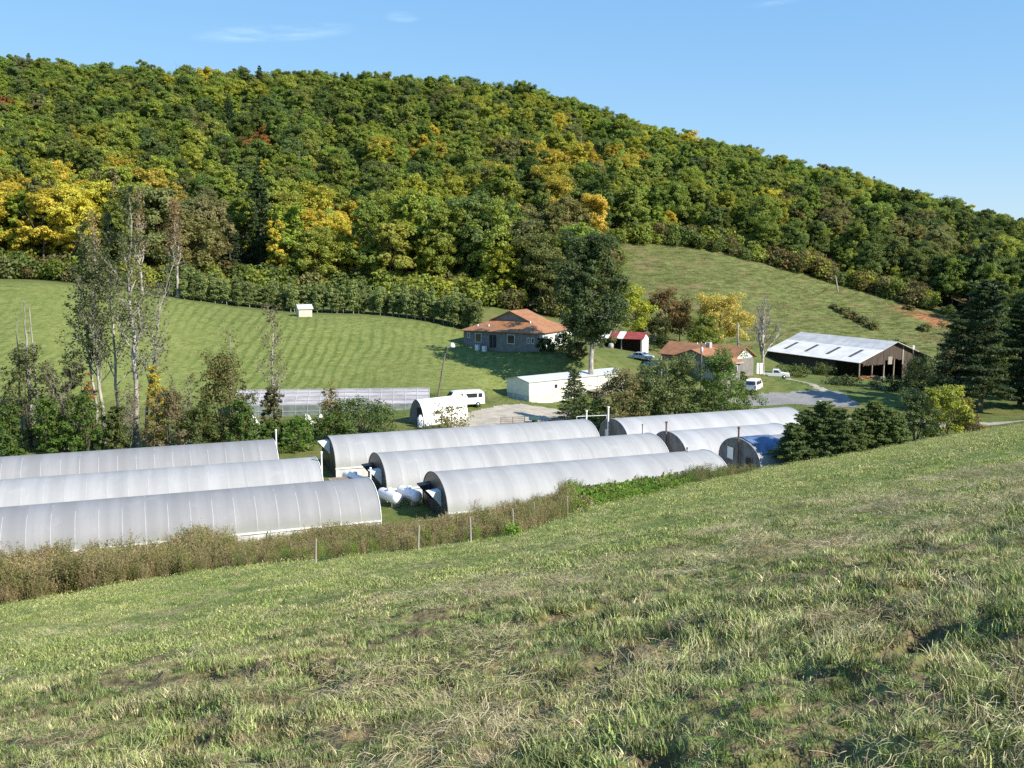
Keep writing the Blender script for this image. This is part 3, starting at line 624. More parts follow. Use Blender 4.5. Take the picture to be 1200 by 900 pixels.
# long white passenger van behind the tunnel
q = at(544, 145.5)
vehicle('passenger_van', 'long white high roofed van parked behind the white tunnel shed', 'van', q, math.radians(18)+PI, [(-2.9, .45), (-2.95, 1.3), (-2.85, 2.15), (-2.5, 2.42), (1.6, 2.42), (1.9, 2.3), (2.55, 1.45), (3.05, 1.2), (3.1, .45)], 1.0,
        [[(-2.55, 1.45), (-2.55, 2.05), (-1.95, 2.05), (-1.95, 1.45)], [(-1.75, 1.45), (-1.75, 2.05), (.0, 2.05), (-.35, 1.45)], [(.4, 1.5), (.4, 2.02), (1.0, 2.02), (1.0, 1.5)], [(1.15, 1.45), (1.15, 2.0), (1.7, 2.0), (2.2, 1.45)]], (-1.85, 1.95), M['car_white'], rear={1: (.15, .95), 5: (.1, .9)}, lights=[(3.06, .7, .95, 'headlight', M['lamp']), (3.06, -.7, .95, 'headlight', M['lamp']), (-2.95, .85, 1.0, 'tail_light', M['lamp_red']), (-2.95, -.85, 1.0, 'tail_light', M['lamp_red'])], wr=.38, tuck=.92, zb=1.3)
# white van by the parking area (rear toward the camera)
q = hit(883, 461.5); q = at(883, q[1]+.9)
vehicle('parked_van', 'white van parked at the edge of the grey parking area', 'van', q, math.radians(62), [(-2.2, .4), (-2.25, 1.2), (-2.05, 1.95), (-1.8, 2.08), (1.1, 2.05), (1.9, 1.3), (2.35, 1.1), (2.4, .4)], .98,
        [[(-1.9, 1.25), (-1.8, 1.85), (-.9, 1.85), (-.9, 1.25)], [(-.75, 1.25), (-.75, 1.85), (.2, 1.85), (.2, 1.25)], [(.35, 1.25), (.35, 1.85), (1.0, 1.85), (1.5, 1.25)]], (-1.4, 1.5), M['car_white'], rear={1: (.1, .9), 4: (.1, .9)}, lights=[(2.38, .7, .85, 'headlight', M['lamp']), (2.38, -.7, .85, 'headlight', M['lamp']), (-2.22, .85, 1.0, 'tail_light', M['lamp_red']), (-2.22, -.85, 1.0, 'tail_light', M['lamp_red'])], tuck=.9, zb=1.2)
# pickup on the track
q = at(908, 187.5)
pk = vehicle('pickup_truck', 'white pickup truck standing by the bare tree above the parking area', 'pickup truck', q, math.radians(-18), [(-2.6, .5), (-2.6, 1.05), (-.55, 1.08), (-.45, 1.72), (.55, 1.74), (1.15, 1.15), (2.5, 1.02), (2.6, .5)], .95,
        [[(-.3, 1.15), (-.28, 1.62), (.45, 1.62), (.95, 1.15)]], (-1.65, 1.6), M['car_white'], rear={2: (.15, .85), 4: (.1, .9)}, lights=[(2.55, .7, .85, 'headlight', M['lamp']), (2.55, -.7, .85, 'headlight', M['lamp']), (-2.6, .8, .85, 'tail_light', M['lamp_red']), (-2.6, -.8, .85, 'tail_light', M['lamp_red'])], wr=.38)
b = MB(); b.box(-2.5, -.6, -.8, .8, 1.05, 1.13); b.build('truck_bed', M['dark'], pk)
# pale sedan by the red roofed shed
CARP = [(-2.2, .35), (-2.25, .85), (-1.6, .95), (-1.0, 1.38), (.25, 1.42), (1.0, .95), (2.15, .8), (2.2, .35)]
CARG = [[(-1.35, .95), (-.95, 1.3), (-.3, 1.33), (-.3, .95)], [(-.2, .95), (-.2, 1.33), (.2, 1.33), (.78, .95)]]
LT = [(2.17, .65, .68, 'headlight', M['lamp']), (2.17, -.65, .68, 'headlight', M['lamp']), (-2.22, .7, .75, 'tail_light', M['lamp_red']), (-2.22, -.7, .75, 'tail_light', M['lamp_red'])]
q = hit(752, 421.5); vehicle('sedan_car', 'pale silver blue sedan parked in front of the red and white roofed shed', 'car', q, math.radians(-35), CARP, .86, CARG, (-1.35, 1.35), M['car_blue'], rear={2: (.1, .9), 4: (.1, .9)}, lights=LT, wr=.31)
q = at(946, 131.5); vehicle('parked_car', 'violet blue car showing past the end of the white topped greenhouse', 'car', q, math.radians(-15), CARP, .86, CARG, (-1.35, 1.35), M['car_purple'], rear={2: (.1, .9), 4: (.1, .9)}, lights=LT, wr=.31)
# ------------------------------------------------------------------ long cream trailer home
q = hit(620, 471.2); g = thing('trailer_home', 'long cream mobile home with pale metal roof beside the gravel yard', 'mobile home', (q[0], q[1], q[2]), math.radians(37))
Lt, Wt, Ht = 21.0, 6.0, 3.2
b = MB(); b.box(0, Lt, 0, Wt, .95, Ht); b.build('wall', M['cream'], g)
b = MB(); b.box(.06, Lt-.06, .05, Wt-.05, -1.2, .95); b.build('skirting', smat('skirting', (.56, .56, .50), .7, .15, 1.5), g)
b = MB(); b.prism([(.02, Ht), (Wt-.02, Ht), (Wt/2, Ht+.55)], 0, .02, Lt-.02); b.build('gable', M['cream'], g)
b = MB(); b.slab([(-.2, -.2, Ht+.02), (Lt+.2, -.2, Ht+.02), (Lt+.2, Wt/2, Ht+.62), (-.2, Wt/2, Ht+.62)], .08); b.slab([(-.2, Wt/2, Ht+.62), (Lt+.2, Wt/2, Ht+.62), (Lt+.2, Wt+.2, Ht+.02), (-.2, Wt+.2, Ht+.02)], .08); b.build('roof', smat('trailer_roof', (.56, .58, .60), .4, .08, .8, dirt=(.45, .46, .47)), g)
for xx in (5.6, 14.6):
    b = MB(); b.box(xx, xx+.09, -.03, -.002, .95, Ht); b.build('trim_strip', M['wood'], g)
for xx in (5.2, 10.5, 18.2):
    b = MB(); b.box(xx, xx+.75, -.04, -.003, 1.75, 2.5); f = b.build('window', M['white'], g); b = MB(); b.box(xx+.07, xx+.68, -.05, -.041, 1.82, 2.43); b.build('pane', M['glass'], f)
b = MB(); b.box(13.2, 14.15, -.05, -.003, .97, 2.95); d = b.build('door', M['white'], g); b = MB(); b.box(13.25, 13.35, -.10, -.051, 1.9, 2.05); b.build('handle', M['steel'], d)
b = MB(); b.box(12.3, 16.4, -2.7, -.08, .72, .86); dk = b.build('porch_deck', M['wood'], g)
b = MB()
for xx in np.linspace(12.35, 16.35, 9): b.box(xx-.04, xx+.04, -2.68, -2.60, -.4 if int(xx*4) % 3 == 0 else .86, 1.75)
b.box(12.3, 16.4, -2.72, -2.58, 1.75, 1.84); b.box(12.3, 12.4, -2.6, -.1, 1.7, 1.8); b.box(16.3, 16.4, -2.6, -.1, 1.7, 1.8); b.build('railing', M['wood'], dk)
b = MB(); b.box(12.3, 16.4, -2.66, -2.62, -.5, .70); b.build('deck_skirt', smat('dark_boards', (.06, .05, .045), .9), dk)
# ------------------------------------------------------------------ grey house with dutch-gabled brown roof
zc = W3(632, 410, 175)
g = thing('brown_roofed_house', 'grey house with a big rust brown hipped roof on the hillside', 'house', zc, math.radians(61))
LX, LY, HE = 13.4, 15.9, 2.95
b = MB(); b.box(0, LX, 0, LY, -2.2, HE); hw_ = b.build('wall', [M['wall_grey']], g)
b = MB(); b.box(.02, LX-.02, -.035, -.003, .2, HE-.02); b.build('white_side', M['wall_white'], g)
o_, sl = .55, .43
my = LY/2; zr = HE+sl*(my+o_); gx = 3.6; zg = HE+sl*(gx+o_); gw = (zr-zg)/sl
xb = LX-3.6
b = MB()
b.slab([(-o_, -o_, HE), (LX+o_, -o_, HE), (xb+3.6-gx if False else LX-gx, my-gw, zg), (gx, my-gw, zg)][0:4], .12)
b.slab([(LX+o_, LY+o_, HE), (-o_, LY+o_, HE), (gx, my+gw, zg), (LX-gx, my+gw, zg)], .12)
b.slab([(gx-.35, my-gw-.0, zg), (LX-gx+.35, my-gw, zg), (LX-gx+.35, my, zr), (gx-.35, my, zr)], .12)
b.slab([(LX-gx+.35, my+gw, zg), (gx-.35, my+gw, zg), (gx-.35, my, zr), (LX-gx+.35, my, zr)], .12)
b.slab([(-o_, LY+o_, HE), (-o_, -o_, HE), (gx, my-gw, zg), (gx, my+gw, zg)], .12)
b.slab([(LX+o_, -o_, HE), (LX+o_, LY+o_, HE), (LX-gx, my+gw, zg), (LX-gx, my-gw, zg)], .12)
rf = b.build('roof', M['roof_brown'], g)
for xx in (gx+.05, LX-gx-.12):
    b = MB(); b.prism([(my-gw, zg-.15), (my+gw, zg-.15), (my, zr-.14)], 0, xx, xx+.07); b.build('gablet', M['wall_grey'], rf)
for (xx, yy) in ((1.2, 13.5), (1.3, 11.2), (3.0, 3.4)):
    b = MB(); z = HE+sl*(xx+o_); b.lathe([(.09, z-.1), (.09, z+.35), (.01, z+.36)], (xx, yy, 0), n=8); b.build('vent_pipe', M['white'], rf)
for (y0, y1, z0, z1) in ((1.0, 1.6, 1.0, 2.1), (2.0, 2.5, 1.0, 2.1), (5.0, 6.6, .8, 2.5), (12.0, 13.4, .8, 2.5), (14.5, 15.0, 1.5, 2.5)):
    b = MB(); b.box(-.06, -.004, y0, y1, z0, z1); f = b.build('window', M['wall_white'], g)
    b = MB(); b.box(-.07, -.061, y0+.1, y1-.1, z0+.1, z1-.1); b.build('pane', M['glass'], f)
b = MB(); b.box(-.05, -.004, 8.9, 10.3, 0, 2.3); d = b.build('door', M['dark'], g); b = MB(); b.box(-.07, -.051, 9.55, 9.62, 0, 2.3); b.build('door_frame', M['wall_grey'], d)
for (x0, x1) in ((2.0, 3.3), (6.0, 7.4), (10.2, 11.4)):
    b = MB(); b.box(x0, x1, -.06, -.036, 1.0, 2.3); f = b.build('window', M['wall_grey'], g); b = MB(); b.box(x0+.1, x1-.1, -.07, -.061, 1.1, 2.2); b.build('pane', M['glass'], f)
for k, (yy, zz, lab) in enumerate(((10.7, 0, 'white box shaped cooling unit left of the dark door of the grey house'), (12.2, 0, 'white box shaped unit under the white framed window of the grey house'))):
    c, s = math.cos(math.radians(61)), math.sin(math.radians(61)); wx, wy = -1.2, yy
    X, Y = zc[0]+c*wx-s*wy, zc[1]+s*wx+c*wy
    u = thing('cooling_unit', lab, 'air conditioner', (X, Y, hz(X, Y)), math.radians(61))
    b = MB(); b.box(-.35, .35, -.35, .35, -.1, 1.0); b.build('housing', M['tank'], u); b = MB(); b.lathe([(.3, 1.005), (.3, 1.04), (.02, 1.05)], n=12); b.build('fan_grille', M['dark'], u)
# ------------------------------------------------------------------ open shed with red and white roof
q = at(706, 198.5); q2 = at(748, 195.5); ang = math.atan2(q2[1]-q[1], q2[0]-q[0]); bz = W3(746, 413.5, 195.5)[2]
g = thing('open_shed', 'open fronted shed with a striped red and white tin roof', 'shed', (q[0], q[1], bz), ang)
Lx = 8.2; dy = 4.6
b = MB()
edges = [0, 1.3, 2.6, 3.8, 4.9, Lx+.3]; cols = [1, 0, 1, 0, 0]
edges = [-.3, 1.2, 2.9, 4.3, Lx+.3]; cols = [1, 0, 1, 0]
for k, c in enumerate(cols):
    b.slab([(edges[k]+.005, -.4, 2.75), (edges[k+1]-.005, -.4, 2.75), (edges[k+1]-.005, dy/2, 4.0), (edges[k]+.005, dy/2, 4.0)], .06, c)
    b.slab([(edges[k]+.005, dy/2+.01, 4.0), (edges[k+1]-.005, dy/2+.01, 4.0), (edges[k+1]-.005, dy+.4, 2.75), (edges[k]+.005, dy+.4, 2.75)], .06, c)
b.build('roof', [M['red_roof'], M['tin']], g)
b = MB(); b.prism([(.1, -1), (dy, -1), (dy, 2.75), (dy/2, 3.85), (.1, 2.75)], 0, Lx-.12, Lx); b.build('end_wall', M['wall_white'], g)
b = MB(); b.box(0, Lx-.15, dy-.15, dy-.02, -1, 2.75); b.build('back_wall', M['barnwood'], g)
b = MB(); b.prism([(.1, -1), (dy-.2, -1), (dy-.2, 2.75), (dy/2, 3.85), (.1, 2.75)], 0, .0, .1); b.build('end_wall', M['barnwood'], g)
for xx in (.2, 3.9, Lx-.25):
    b = MB(); b.box(xx-.09, xx+.09, -.1, .08, -1, 2.72); b.build('post', M['palepole'], g)
q = hit(696, 396.5); q = at(697, 197); b = MB()
b.lathe([(1.0, 0), (.98, .5), (.75, .95), (.3, 1.15), (.01, 1.2)], n=16); o = b.build('plastic_tank', M['white']); o.location = (q[0], q[1], bz+1.6); tag(o, 'rounded white tank top showing at the end of the striped shed', 'water tank')
q = hit(716, 408); b = MB(); b.lathe([(.01, -.1), (.5, -.1), (.55, .6), (.4, 1.0), (.01, 1.05)], n=12); o = b.build('storage_drum', M['concrete']); o.location = (q[0], q[1], q[2]); tag(o, 'pale drum standing in the open front of the striped shed', 'drum')
# ------------------------------------------------------------------ grey workshop with brown roof
P0 = np.array([26.6, 170.]); gd = np.array([8.1, -7.7]); gd /= np.hypot(*gd); Wd = 11.4
ang = math.atan2(gd[1], gd[0]); zb_ = -21.3
g = thing('brown_roofed_workshop', 'low grey building with brown gabled roof behind the leafy shrubs', 'house', (P0[0], P0[1], zb_), ang)
He = 2.8; Hr = 4.75; Ld = 6.0
b = MB(); b.box(0, Wd, 0, Ld, -2.5, He); b.build('wall', M['wall_grey'], g)
b = MB(); b.prism([(0.02, He), (Wd-.02, He), (Wd/2, Hr)], 1, .02, Ld); b.build('gable', M['wall_grey'], g)
b = MB(); b.box(Wd*.52, Wd-.02, -.06, -.004, -2.4, He-.02); b.build('pale_siding', smat('pale_grey_siding', (.36, .36, .34), .7, .15, 1.3), g)
b = MB(); b.slab([(Wd+.5, -.5, He-.12), (Wd+.5, Ld+.3, He-.12), (Wd/2, Ld+.3, Hr+.08), (Wd/2, -.5, Hr+.08)], .1)
b.slab([(Wd/2, -.5, Hr+.08), (Wd/2, Ld+.3, Hr+.08), (-.5, Ld+.3, He-.12), (-.5, -.5, He-.12)], .1); b.build('roof', M['roof_brown'], g)
b = MB(); b.box(Wd+.44, Wd+.52, -.5, Ld+.3, He-.36, He-.12); b.build('fascia', M['palepole'], g)
b = MB(); b.box(-5.2, 9.9, Ld+.35, Ld+7, -2.5, He+.1); b.build('rear_wing', M['wall_grey'], g)  # wing walls coloured grey for shade; the lit gable end stays white
b = MB(); z0, z1, ym = He+.05, Hr+.15, Ld+3.7
b.slab([(-5.7, Ld+.0-.1, z0), (10.4, Ld-.1, z0), (10.4, ym, z1), (-5.7, ym, z1)], .1); b.slab([(-5.7, ym, z1), (10.4, ym, z1), (10.4, Ld+7.5, z0), (-5.7, Ld+7.5, z0)], .1); b.build('wing_roof', M['roof_brown'], g)
b = MB(); b.prism([(Ld+.4, z0), (Ld+6.95, z0), (ym, z1-.1)], 0, 9.82, 9.93); b.build('wing_gable', M['wall_white'], g)
b = MB(); b.box(Wd/2-.4, Wd/2+.4, Ld-1.4, Ld-.6, Hr-.3, Hr+.9); b.build('chimney', M['concrete'], g)
for yy in (1.0, 3.6):
    b = MB(); b.box(Wd+.004, Wd+.05, yy, yy+1.4, .6, 2.1); f = b.build('window', M['wall_white'], g); b = MB(); b.box(Wd+.051, Wd+.06, yy+.12, yy+1.28, .72, 1.98); b.build('pane', M['glass'], f)
# ------------------------------------------------------------------ barn
cz = W3(1006, 443, 200); ga = math.atan2(.456, .89)
g = thing('tobacco_barn', 'big weathered barn with long pale tin roof and open end', 'barn', cz, ga)
Wb, Lb, Heb, Rb = 20.0, 27.5, 3.35, 3.8
b = MB(); b.slab([(-.8, -.8, Heb-.1), (-.8, Lb, Heb-.1), (Wb*.29, Lb, Heb+Rb*.58), (Wb*.29, -.8, Heb+Rb*.58)][::-1], .1); b.build('lower_roof', M['tin'], g)
b = MB(); b.slab([(Wb*.29, -.8, Heb+Rb*.58), (Wb*.29, Lb, Heb+Rb*.58), (Wb/2, Lb, Heb+Rb), (Wb/2, -.8, Heb+Rb)][::-1], .1); b.build('upper_roof', M['tin_old'], g)
b = MB(); b.slab([(Wb/2, -.8, Heb+Rb), (Wb/2, Lb, Heb+Rb), (Wb+.8, Lb, Heb-.1), (Wb+.8, -.8, Heb-.1)][::-1], .1); b.build('far_roof', M['tin_old'], g)
for k in range(4):
    y = 3.4+k*6.4; f = lambda x: Heb-.1+(x+.8)*(Rb*.58+.1)/(Wb*.29+.8)
    b = MB(); b.slab([(1.2, y, f(1.2)+.05), (1.2, y+.9, f(1.2)+.05), (4.9, y+.9, f(4.9)+.05), (4.9, y, f(4.9)+.05)][::-1], .04); b.build('skylight', smat('dull_skylight', (.10, .09, .08), .5), g)
b = MB(); b.box(0, .12, 6.5, Lb-.2, -1.5, Heb); b.build('side_wall', smat('shaded_side_boards', (.065, .058, .05), .9, .35, 1.5, stretch=(3, 3, .3)), g)  # darker copy of the barn boards, shade of this side painted in
b = MB(); b.box(Wb-.12, Wb, 0, Lb-.2, -1.5, Heb); b.build('side_wall', M['barnwood'], g); b = MB(); b.prism([(0, -1.5), (Wb, -1.5), (Wb, Heb), (Wb/2, Heb+Rb-.1), (0, Heb)], 1, Lb-.3, Lb-.2); b.build('back_wall', M['barnwood'], g)
zt = lambda x: Heb-.1+(x+.8)*(Rb+.1)/(Wb/2+.8) if x < Wb/2 else Heb+Rb-(x-Wb/2)*(Rb+.1)/(Wb/2+.8)
b = MB()                                           # boarded gable over the open bays, board by board with uneven lower ends
x = .3
while x < Wb-.2:
    wd = rnd.uniform(.22, .34); zl = (2.45 if x < 7.3 else (3.3 if x < 12.8 else -1.0))+rnd.uniform(-.15, .15)
    if x > 12.8 and x < 13.4: zl = -1
    if x < 1.0: zl = 2.9
    b.box(x, x+wd-.02, .0, .04, zl, zt(x+wd/2)-.16); x += wd
b.build('gable_boards', M['barnwood'], g)
for x in (.3, 3.9, 7.3, 10.2, 12.9):
    b = MB(); b.box(x-.12, x+.12, .06, .3, -1.2, min(zt(x)-.2, 4.2)); b.build('post', M['wood'], g)
b = MB(); b.box(8.2, 9.4, -.08, -.03, 2.4, 4.0); b.build('pale_board', M['palepole'], g); b = MB(); b.box(12.4, 12.75, -.06, -.01, 2.2, 6.4); b.build('pale_post', M['palepole'], g)
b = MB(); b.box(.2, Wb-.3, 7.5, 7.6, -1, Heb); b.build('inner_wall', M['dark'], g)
c_, s_ = math.cos(ga), math.sin(ga)
junk = [(1.2, -.6, 'plank_stack', 'pile of reddish planks and scrap under the open barn front'), (3.2, -.8, 'scrap_heap', 'heap of rusty scrap beside the barn posts'), (5.6, -.5, 'pale_bundle', 'pale bundle of sacks lying at the barn opening')]
for k, (lx, ly, nm, lab) in enumerate(junk):
    X, Y = cz[0]+c_*lx-s_*ly, cz[1]+s_*lx+c_*ly; b = MB()
    for i in range(16):
        a, c2, d2 = rnd.uniform(-1, 1), rnd.uniform(-.5, .5), rnd.uniform(0, .7); l = rnd.uniform(.25, .8)
        b.slab([(a-l, c2, d2), (a+l, c2+rnd.uniform(-.3, .3), d2+rnd.uniform(-.3, .3)), (a+l, c2+.25, d2+.1), (a-l, c2+.25, d2+.1)], .12)
    o = b.build(nm, [M['roof_brown'], M['rust'], M['palepole']][k]); o.location = (X, Y, hz(X, Y)); o.rotation_euler = (0, 0, ga); tag(o, lab, 'scrap pile')
# ------------------------------------------------------------------ little shed on the crest
q = hit(368, 374.5); q = at(361, 193.5)
ps = W3(357, 374, 193.5); bz = min(ps[2], hz(ps[0], ps[1])+.1)
g = thing('garden_shed', 'tiny beige shed with grey roof on the crest of the mown hill', 'shed', (ps[0]-.9, ps[1], bz), math.radians(26))
b = MB(); b.box(-.2, 2.4, 0, 2.2, -1.2, 2.05); b.build('wall', smat('beige_siding', (.62, .54, .42), .7, .08), g)
b = MB(); b.box(2.401, 2.43, .0, 2.2, -1.2, 2.05); b.build('side_wall', M['white'], g)
b = MB(); b.prism([(0, 2.05), (2.2, 2.05), (1.1, 2.75)], 0, -.19, 2.42); b.build('gable', M['white'], g)
b = MB(); b.slab([(-.4, -.25, 1.95), (2.7, -.25, 1.95), (2.7, 1.1, 2.86), (-.4, 1.1, 2.86)], .07); b.slab([(-.4, 1.1, 2.86), (2.7, 1.1, 2.86), (2.7, 2.45, 1.95), (-.4, 2.45, 1.95)], .07); b.build('roof', M['tin_old'], g)
# ------------------------------------------------------------------ poles
def pole(name, label, cat, base, top_px, top_py, r=.13, mt='pole', lean=None, group=None):
    D = base[1]; tp = W3(top_px, top_py, D); g = thing(name, label, cat, base, 0, group); d = Vector(tp)-Vector(base)
    b = MB(); b.tube([(0, 0, -.4), tuple(d*.5), tuple(d)], [r*1.15, r, r*.8], 8); b.build('shaft', M[mt], g); return g, d
g, d = pole('yard_lamp', 'leaning wooden pole with a lamp head beside the white tunnel shed', 'street lamp', at(513, 151), 523, 406, .13, 'pole')
b = MB(); b.tube([tuple(d), tuple(d+Vector((.45, -.2, .25))), tuple(d+Vector((.9, -.4, .3)))], .04, 6); b.build('arm', M['steel'], g)
b = MB(); b.lathe([(.01, .42), (.24, .38), (.33, .15), (.45, -.08), (.42, -.27), (.01, -.38)], tuple(d+Vector((.95, -.42, .2))), n=12); b.build('lamp_head', M['white'], g)
g, d = pole('utility_pole', 'pale utility pole standing between the yellow tree and the bare tree', 'utility pole', at(864.5, 186), 864.5, 378, .2, 'palepole')
g, d = pole('utility_pole', 'utility pole with transformer and insulators in front of the brown roofed workshop', 'utility pole', at(822, 158), 822, 402, .14, 'pole')
b = MB(); b.lathe([(.01, -.5), (.22, -.5), (.24, -.45), (.24, .3), (.15, .4), (.01, .42)], (d[0], d[1]-.38, d[2]-1.0), n=12); b.build('transformer', M['steel'], g)
b = MB(); b.box(d[0]-.8, d[0]+.8, d[1]-.08, d[1]+.04, d[2]-.3, d[2]-.18); b.build('crossarm', M['wood'], g)
for s in (-.65, 0, .65):
    b = MB(); b.lathe([(.06, d[2]-.17), (.09, d[2]-.05), (.05, d[2]+.08), (.005, d[2]+.1)], (d[0]+s, d[1], 0), n=8); b.build('insulator', M['white'], g)
g, d = pole('utility_pole', 'dark utility pole with pale meter box at the barn end', 'utility pole', at(1070, 197), 1070, 404, .14, 'pole')
b = MB(); b.box(d[0]-.2, d[0]+.2, d[1]-.4, d[1]-.15, d[2]-.9, d[2]-.1); b.build('meter_box', M['white'], g)
g, d = pole('utility_pole', 'grey leaning pole at the pasture fence line near the woods', 'utility pole', at(977, 292), 979, 323, .2, 'grey_bark' if False else 'palepole')
for (px, D, tpy, lab) in ((775, 160, 417, 'weathered post beside the dark driveway, the one nearer the workshop wall'), (782, 160.5, 424, 'shorter weathered post beside the dark driveway')):
    g, d = pole('gate_post', lab, 'post', at(px, D), px, tpy, .13, 'palepole')
q = hit(888, 446); g = thing('utility_cabinet', 'pair of white painted boards at the foot of the bare white tree', 'cabinet', at(890, 183), .2)
for s in (-.45, .25):
    b = MB(); b.box(s-.3, s+.2, -.1, .1, -.3, 2.2); b.build('panel', M['white'], g)
q = hit(961, 478.5); o = MB(); o.lathe([(.01, -.1), (.42, -.1), (.42, 1.1), (.3, 1.25), (.01, 1.3)], n=14); o = o.build('storage_cylinder', M['tank']); o.location = q; tag(o, 'small white cylinder standing by the pale road', 'tank')
# metal gate at the yard
g = thing('metal_gate', 'low dark tubular gate at the near edge of the gravel yard', 'gate', hit(587, 498.5), .15)
b = MB()
for z in (.25, .55, .85, 1.1): b.tube([(0, 0, z), (3.4, .3, z)], .03, 6)
b.build('rails', M['rust'], g)
for x in (0, 1.7, 3.4):
    b = MB(); b.tube([(x, x*.088, -.2), (x, x*.088, 1.15)], .045, 6); b.build('post', M['rust'], g)
g = thing('garden_trolley', 'small green two wheeled cart by the tubular gate', 'cart', hit(626, 496), .3)
b = MB(); b.slab([(-.7, -.4, .8), (.7, -.4, .8), (.7, .4, .8), (-.7, .4, .8)], .3); b.build('tub', smat('green_paint', (.03, .10, .08), .5), g)
b = MB(); b.tube([(-.7, 0, .7), (-1.3, 0, 1.0)], .03, 6); b.build('handle', M['steel'], g)
for s in (-.45, .45):
    b = MB(); b.lathe([(.01, -.05), (.3, -.05), (.3, .05), (.01, .05)], (.1, s, .3), 'y', 14); b.build('wheel', M['tyre'], g)
# rail fence piece behind R3 / R4
g = thing('pipe_rail', 'grey pipe rail crossing behind the tall white vent pipe', 'railing', at(676, 128), .25)
b = MB(); b.tube([(0, 0, 3.1), (4.2, 0, 3.1)], .06, 6); b.build('bar', M['steel'], g)
for x in (0, 4.2):
    b = MB(); b.tube([(x, 0, -.2), (x, 0, 3.15)], .06, 6); b.build('post', M['steel'], g)
# ------------------------------------------------------------------ fence posts in the weeds
posts = [(165,640,624),(247,645,630),(254,659,639),(317,637,617),(370,658,640),(424,638,619),(434,625,612),(470,626,616),(490,644,624),(515,618,601),(522,612,607),(552,635,608),(582,607,594),(602,621,608),(626,610,595),(665,602,581),(136,648,631),(232,650,637)]
where = 'pale wooden fence post standing in the brown weeds'
for k, (px, pb, pt) in enumerate(sorted(posts)):
    q = hit(px, pb+2.5); hgt = max(1.1, (pb+1-pt)/F*q[1]); b = MB(); ln = rnd.uniform(-.06, .06)
    b.tube([(0, 0, -.3), (ln*.5, 0, hgt*.5), (ln, .02, hgt)], [.048, .044, .04], 6)
    o = b.build('fence_post', M['palepole']); o.location = q; tag(o, f'{where}, {["1st","2nd","3rd"][k] if k<3 else str(k+1)+"th"} counted from the left', 'fence post', 'fence posts along the weedy edge of the field')
# ------------------------------------------------------------------ foliage generators
def leaf_mesh(name, Cn, Nn, size, mat=None, fold=.25, asp=.8):
    """one small folded face per leaf cluster"""
    n = len(Cn); Nn = Nn/np.linalg.norm(Nn, axis=1, keepdims=True)
    r = R.normal(size=(n, 3)); a = np.cross(Nn, r); a /= np.linalg.norm(a, axis=1, keepdims=True)+1e-9; b = np.cross(Nn, a)
    s = (size if hasattr(size, '__len__') else np.full(n, size))[:, None]*R.uniform(.65, 1.3, (n, 1))*.5
    bw = asp*R.uniform(.7, 1.2, (n, 1))
    V = np.stack([Cn-a*s, Cn-b*s*bw+Nn*s*fold*R.normal(size=(n, 1)), Cn+a*s, Cn+b*s*bw+Nn*s*fold*R.normal(size=(n, 1))], 1).reshape(-1, 3)
    return mesh_np(name, V, np.arange(4*n).reshape(-1, 4), [mat or M['leaf']])
def lobes(n, rx, rz, zc, lr, seed, low=-.75):
    g = np.random.default_rng(seed); i = np.arange(n)+.5
    z = low+(1-low)*np.clip((i/n)**.9+g.normal(size=n)*.05, 0, 1); t = i*2.39996+g.uniform(0, 6)
    rr = np.sqrt(np.clip(1-z**2, 0, 1))*g.uniform(.55, .95, n)
    c = np.c_[np.cos(t)*rr*rx, np.sin(t)*rr*rx, zc+z*rz*.82*g.uniform(.8, 1.06, n)]
    c[:, :2] *= g.uniform(.8, 1.15, (n, 1)); return c, lr*g.uniform(.55, 1.3, n)
def lobe_leaves(c, r, n, seed, up=.35, flat=.8):
    g = np.random.default_rng(seed); w = r**2; k = g.choice(len(c), n, p=w/w.sum())
    d = g.normal(size=(n, 3)); d[:, 2] += .35; d /= np.linalg.norm(d, axis=1, keepdims=True)
    rad = r[k]*(g.uniform(.35, 1.12, n)**.6)
    p = c[k]+d*rad[:, None]*np.array([1, 1, flat]); nn = d*.8+g.normal(size=(n, 3))*.55; nn[:, 2] += up
    return p, nn
def crown2(seed, rx, H, hb, K=12, m=15, wide=.42, full=1., lowp=0):
    """boughs of uneven size set round the stem, each a mass of smaller leafy clumps"""
    g = np.random.default_rng(seed); C_, R_, D_ = [], [], []
    for i in range(K):
        u = (i+g.uniform(.1, .9))/K; z = hb+(H-hb)*(.10+.74*u); uu = wide*.5+(1-wide*.5)*u; pr = max(.2, (1-max(0, (uu-.42)/.62)**2.2)*min(1, .62+uu*.9))
        a = i*2.39996+g.uniform(-.6, .6); pr = pr*min(1, .35+2.2*u) if lowp else pr
        d = rx*pr*g.uniform(.35, .80); lr = rx*g.uniform(.28, .50)*(1-.15*u)*full
        c = np.array([math.cos(a)*d, math.sin(a)*d, z])
        for j in range(m):
            v = g.normal(size=3); v[2] = v[2]*.9+.35; v /= np.linalg.norm(v); C_.append(c+v*lr*g.uniform(.5, 1.05)*np.array([1, 1, .85])); R_.append(lr*g.uniform(.22, .5)); D_.append(v)
    for j in range(m): C_.append(np.array([g.normal()*rx*.30, g.normal()*rx*.30, hb+(H-hb)*(.95-.16*abs(g.normal()))])); R_.append(rx*g.uniform(.12, .26)); D_.append(np.array([0, 0, 1.]))
    return np.array(C_), np.array(R_), np.array(D_)
def crown2_leaves(cr, n, seed):
    C_, R_, D_ = cr; g = np.random.default_rng(seed); w = R_**2; k = g.choice(len(C_), n, p=w/w.sum())
    d = g.normal(size=(n, 3)); d /= np.linalg.norm(d, axis=1, keepdims=True); p = C_[k]+d*(R_[k]*g.uniform(.1, 1.1, n)**.5)[:, None]*np.array([1, 1, .7])
    nn = D_[k]*.7+d*.5+g.normal(size=(n, 3))*.5; nn[:, 2] += .35; return p, nn
